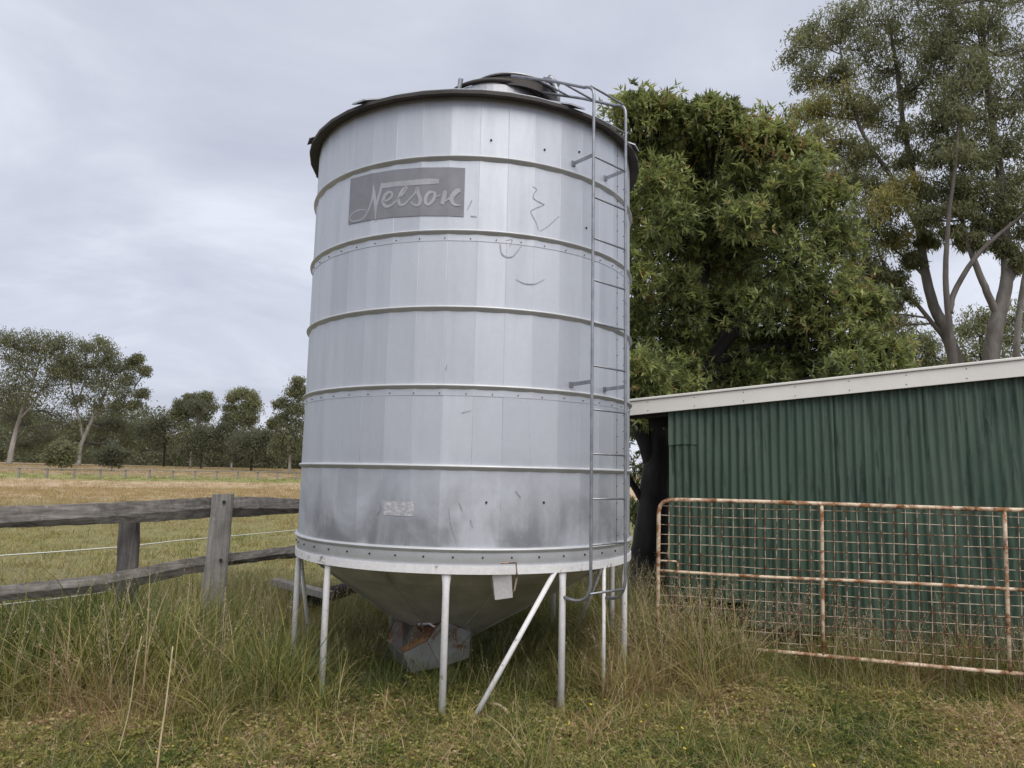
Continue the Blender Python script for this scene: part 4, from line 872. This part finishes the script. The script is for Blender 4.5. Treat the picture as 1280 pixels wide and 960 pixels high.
tint = tint + .55 * np.exp(-((X + 2.55) ** 2 / .22 + (Y - 4.75) ** 2 / .07)) + .35 * np.exp(-((X - 3.6) ** 2 / .5 + (Y - 5.4) ** 2 / .05))
scatter('long_grass', 'long green and dry grass growing round the silo legs, fence and gate', X, Y, kind, sc, np.clip(tint, 0, 1), rs)
# seed stalks
X, Y = polar_points(2600, 4.3, 9.5, R_(46), rs, 1.3); fl = front_line(X); sil = np.hypot(X - SX, Y - SY)
pr = np.where(X < -1.1, .36, np.where((X > .7) & (X < 2.1), .85, np.where(X > 2.1, .5, .25))); k = (Y > fl + .1) & (rs.uniform(0, 1, len(X)) < pr) & ~inside_shed(X, Y); X, Y, sil = X[k], Y[k], sil[k]
scs = np.where(sil < 1.5, .75, 1.0) * rs.uniform(.7, 1.12, len(X))
scatter('seeding_oat_stalks', 'dry pale seeding grass stalks standing above the long grass', X, Y, ['seed'] * len(X), scs, np.clip(np.where(sil < 1.5, .2, .5) + rs.normal(0, .22, len(X)), 0, 1), rs)
# paddock
X, Y = polar_points(24000, 7.5, 60, R_(46), rs, 1.05); k = (X < -1.6 - (Y - 7) * .05) | (Y > 10); k &= ~inside_shed(X, Y) & ~((X > 1.2) & (Y > 13)); k &= ~((X > -3.0 + (Y - 7.4) * .6) & (Y < 8)); X, Y = X[k], Y[k]
dd_ = Y - .35 * X; tt = np.clip(np.interp(dd_, [8, 16, 27, 36, 80], [.46, .52, .66, .84, .86]) + .10 * vnoise(X, Y, .9, 4) + rs.normal(0, .1, len(X)), 0, 1)
scatter('paddock_grass', 'short yellowish paddock grass beyond the timber fence', X, Y, ['field'] * len(X), np.interp(Y, [7, 20, 60], [.8, 1.0, 1.7]) * rs.uniform(.6, 1.2, len(X)), tt, rs)
X, Y = polar_points(15000, 50, 150, R_(46), rs, 1.0); k = (X < 6); X, Y = X[k], Y[k]
dd_ = Y - .35 * X; lush = (dd_ > 80 + 3 * vnoise(X, Y, .2, 8)) & (dd_ < 99); tt = np.clip(np.where(lush, .30, .82) + .10 * vnoise(X, Y, .4, 5) + rs.normal(0, .12, len(X)), 0, 1)
scatter('far_paddock_grass', 'dry tan and green grass in the far paddock round the low fence', X, Y, ['field'] * len(X), np.interp(Y, [50, 100, 150], [1.5, 2.1, 3.2]) * rs.uniform(.5, 1.25, len(X)), tt, rs)
X, Y = polar_points(1100, 10, 60, R_(46), rs, 1.2); k = (X < -3); X, Y = X[k], Y[k]
scatter('paddock_weeds', 'scattered taller brown seeding weeds in the paddock', X, Y, rs.choice(['seed', 'mid'], len(X), p=[.6, .4]), np.interp(Y, [10, 60], [.55, 1.3]) * rs.uniform(.6, 1.2, len(X)), np.clip(rs.normal(.75, .25, len(X)), 0, 1), rs)
# yellow daisies
fm = simple('yellow_petal', (.65, .50, .03), .6, 0, .2, 20); wm = simple('white_seed', (.6, .58, .5), .7, 0, .1, 20)
q = MB(); X, Y = polar_points(420, 3.2, 5.6, R_(44), rs, 1.3)
for x, y in zip(X, Y):
    if y > front_line(x) + .3 or rs.uniform() > (.75 if x > .3 else .16): continue
    z = float(gz(x, y)) + rs.uniform(.05, .13); r = rs.uniform(.005, .011); n3 = rs.normal(size=2) * .35
    v = [(x, y, z + .003)] + [(x + r * (1 if k % 2 else .6) * math.cos(k * .524), y + r * (1 if k % 2 else .6) * math.sin(k * .524), z + n3[0] * r * math.cos(k * .524) + n3[1] * r * math.sin(k * .524)) for k in range(12)]
    q.add(v, [(0, 1 + k, 1 + (k + 1) % 12) for k in range(12)])
o = q.build('yellow_daisies', fm); tag(o, 'tiny yellow daisies scattered through the foreground grass', 'flowers', kind='stuff')
# single dry stalks and bark
for pts, Y_, lab in (([(196, 962), (200, 930), (206, 890), (211, 850), (216, 808)], 4.0, 'tall bare pale dry stalk rising from the foreground grass at left'), ([(140, 965), (152, 925), (162, 885), (170, 830), (177, 795)], 4.15, 'shorter brown dry stalk left of the pale bare stalk')):
    P = np.array([at(x, y, Y_ + .0 * i) for i, (x, y) in enumerate(pts)]); P[0, 2] = min(P[0, 2], float(gz(P[0, 0], P[0, 1])) - .02); q = MB(); q.tube(smooth_path(P - P[0], 4), np.linspace(.0062, .0036, 17) * (1 if 'pale dry' in lab else .6), 6)
    o = q.build('dry_stalk', SEEDS if False else simple('straw_stalk', (.55, .44, .27) if 'pale' in lab else (.28, .21, .12), .8, 0, .2, 40), None, True); o.location = P[0]; tag(o, lab, 'stalk')
a = at(612, 886, 5.0); q = MB(); q.tube(smooth_path([(0, 0, .03), (.05, -.02, .035), (.10, -.05, .015), (.13, -.08, -.01)], 4), np.linspace(.006, .016, 13), 7); o = q.build('bark_piece', simple('tan_bark', (.42, .31, .2), .8, 0, .25, 30), None, True); o.location = a + [0, 0, 0]; tag(o, 'curled tan bark strip lying on the grass in front of the silo brace', 'bark')
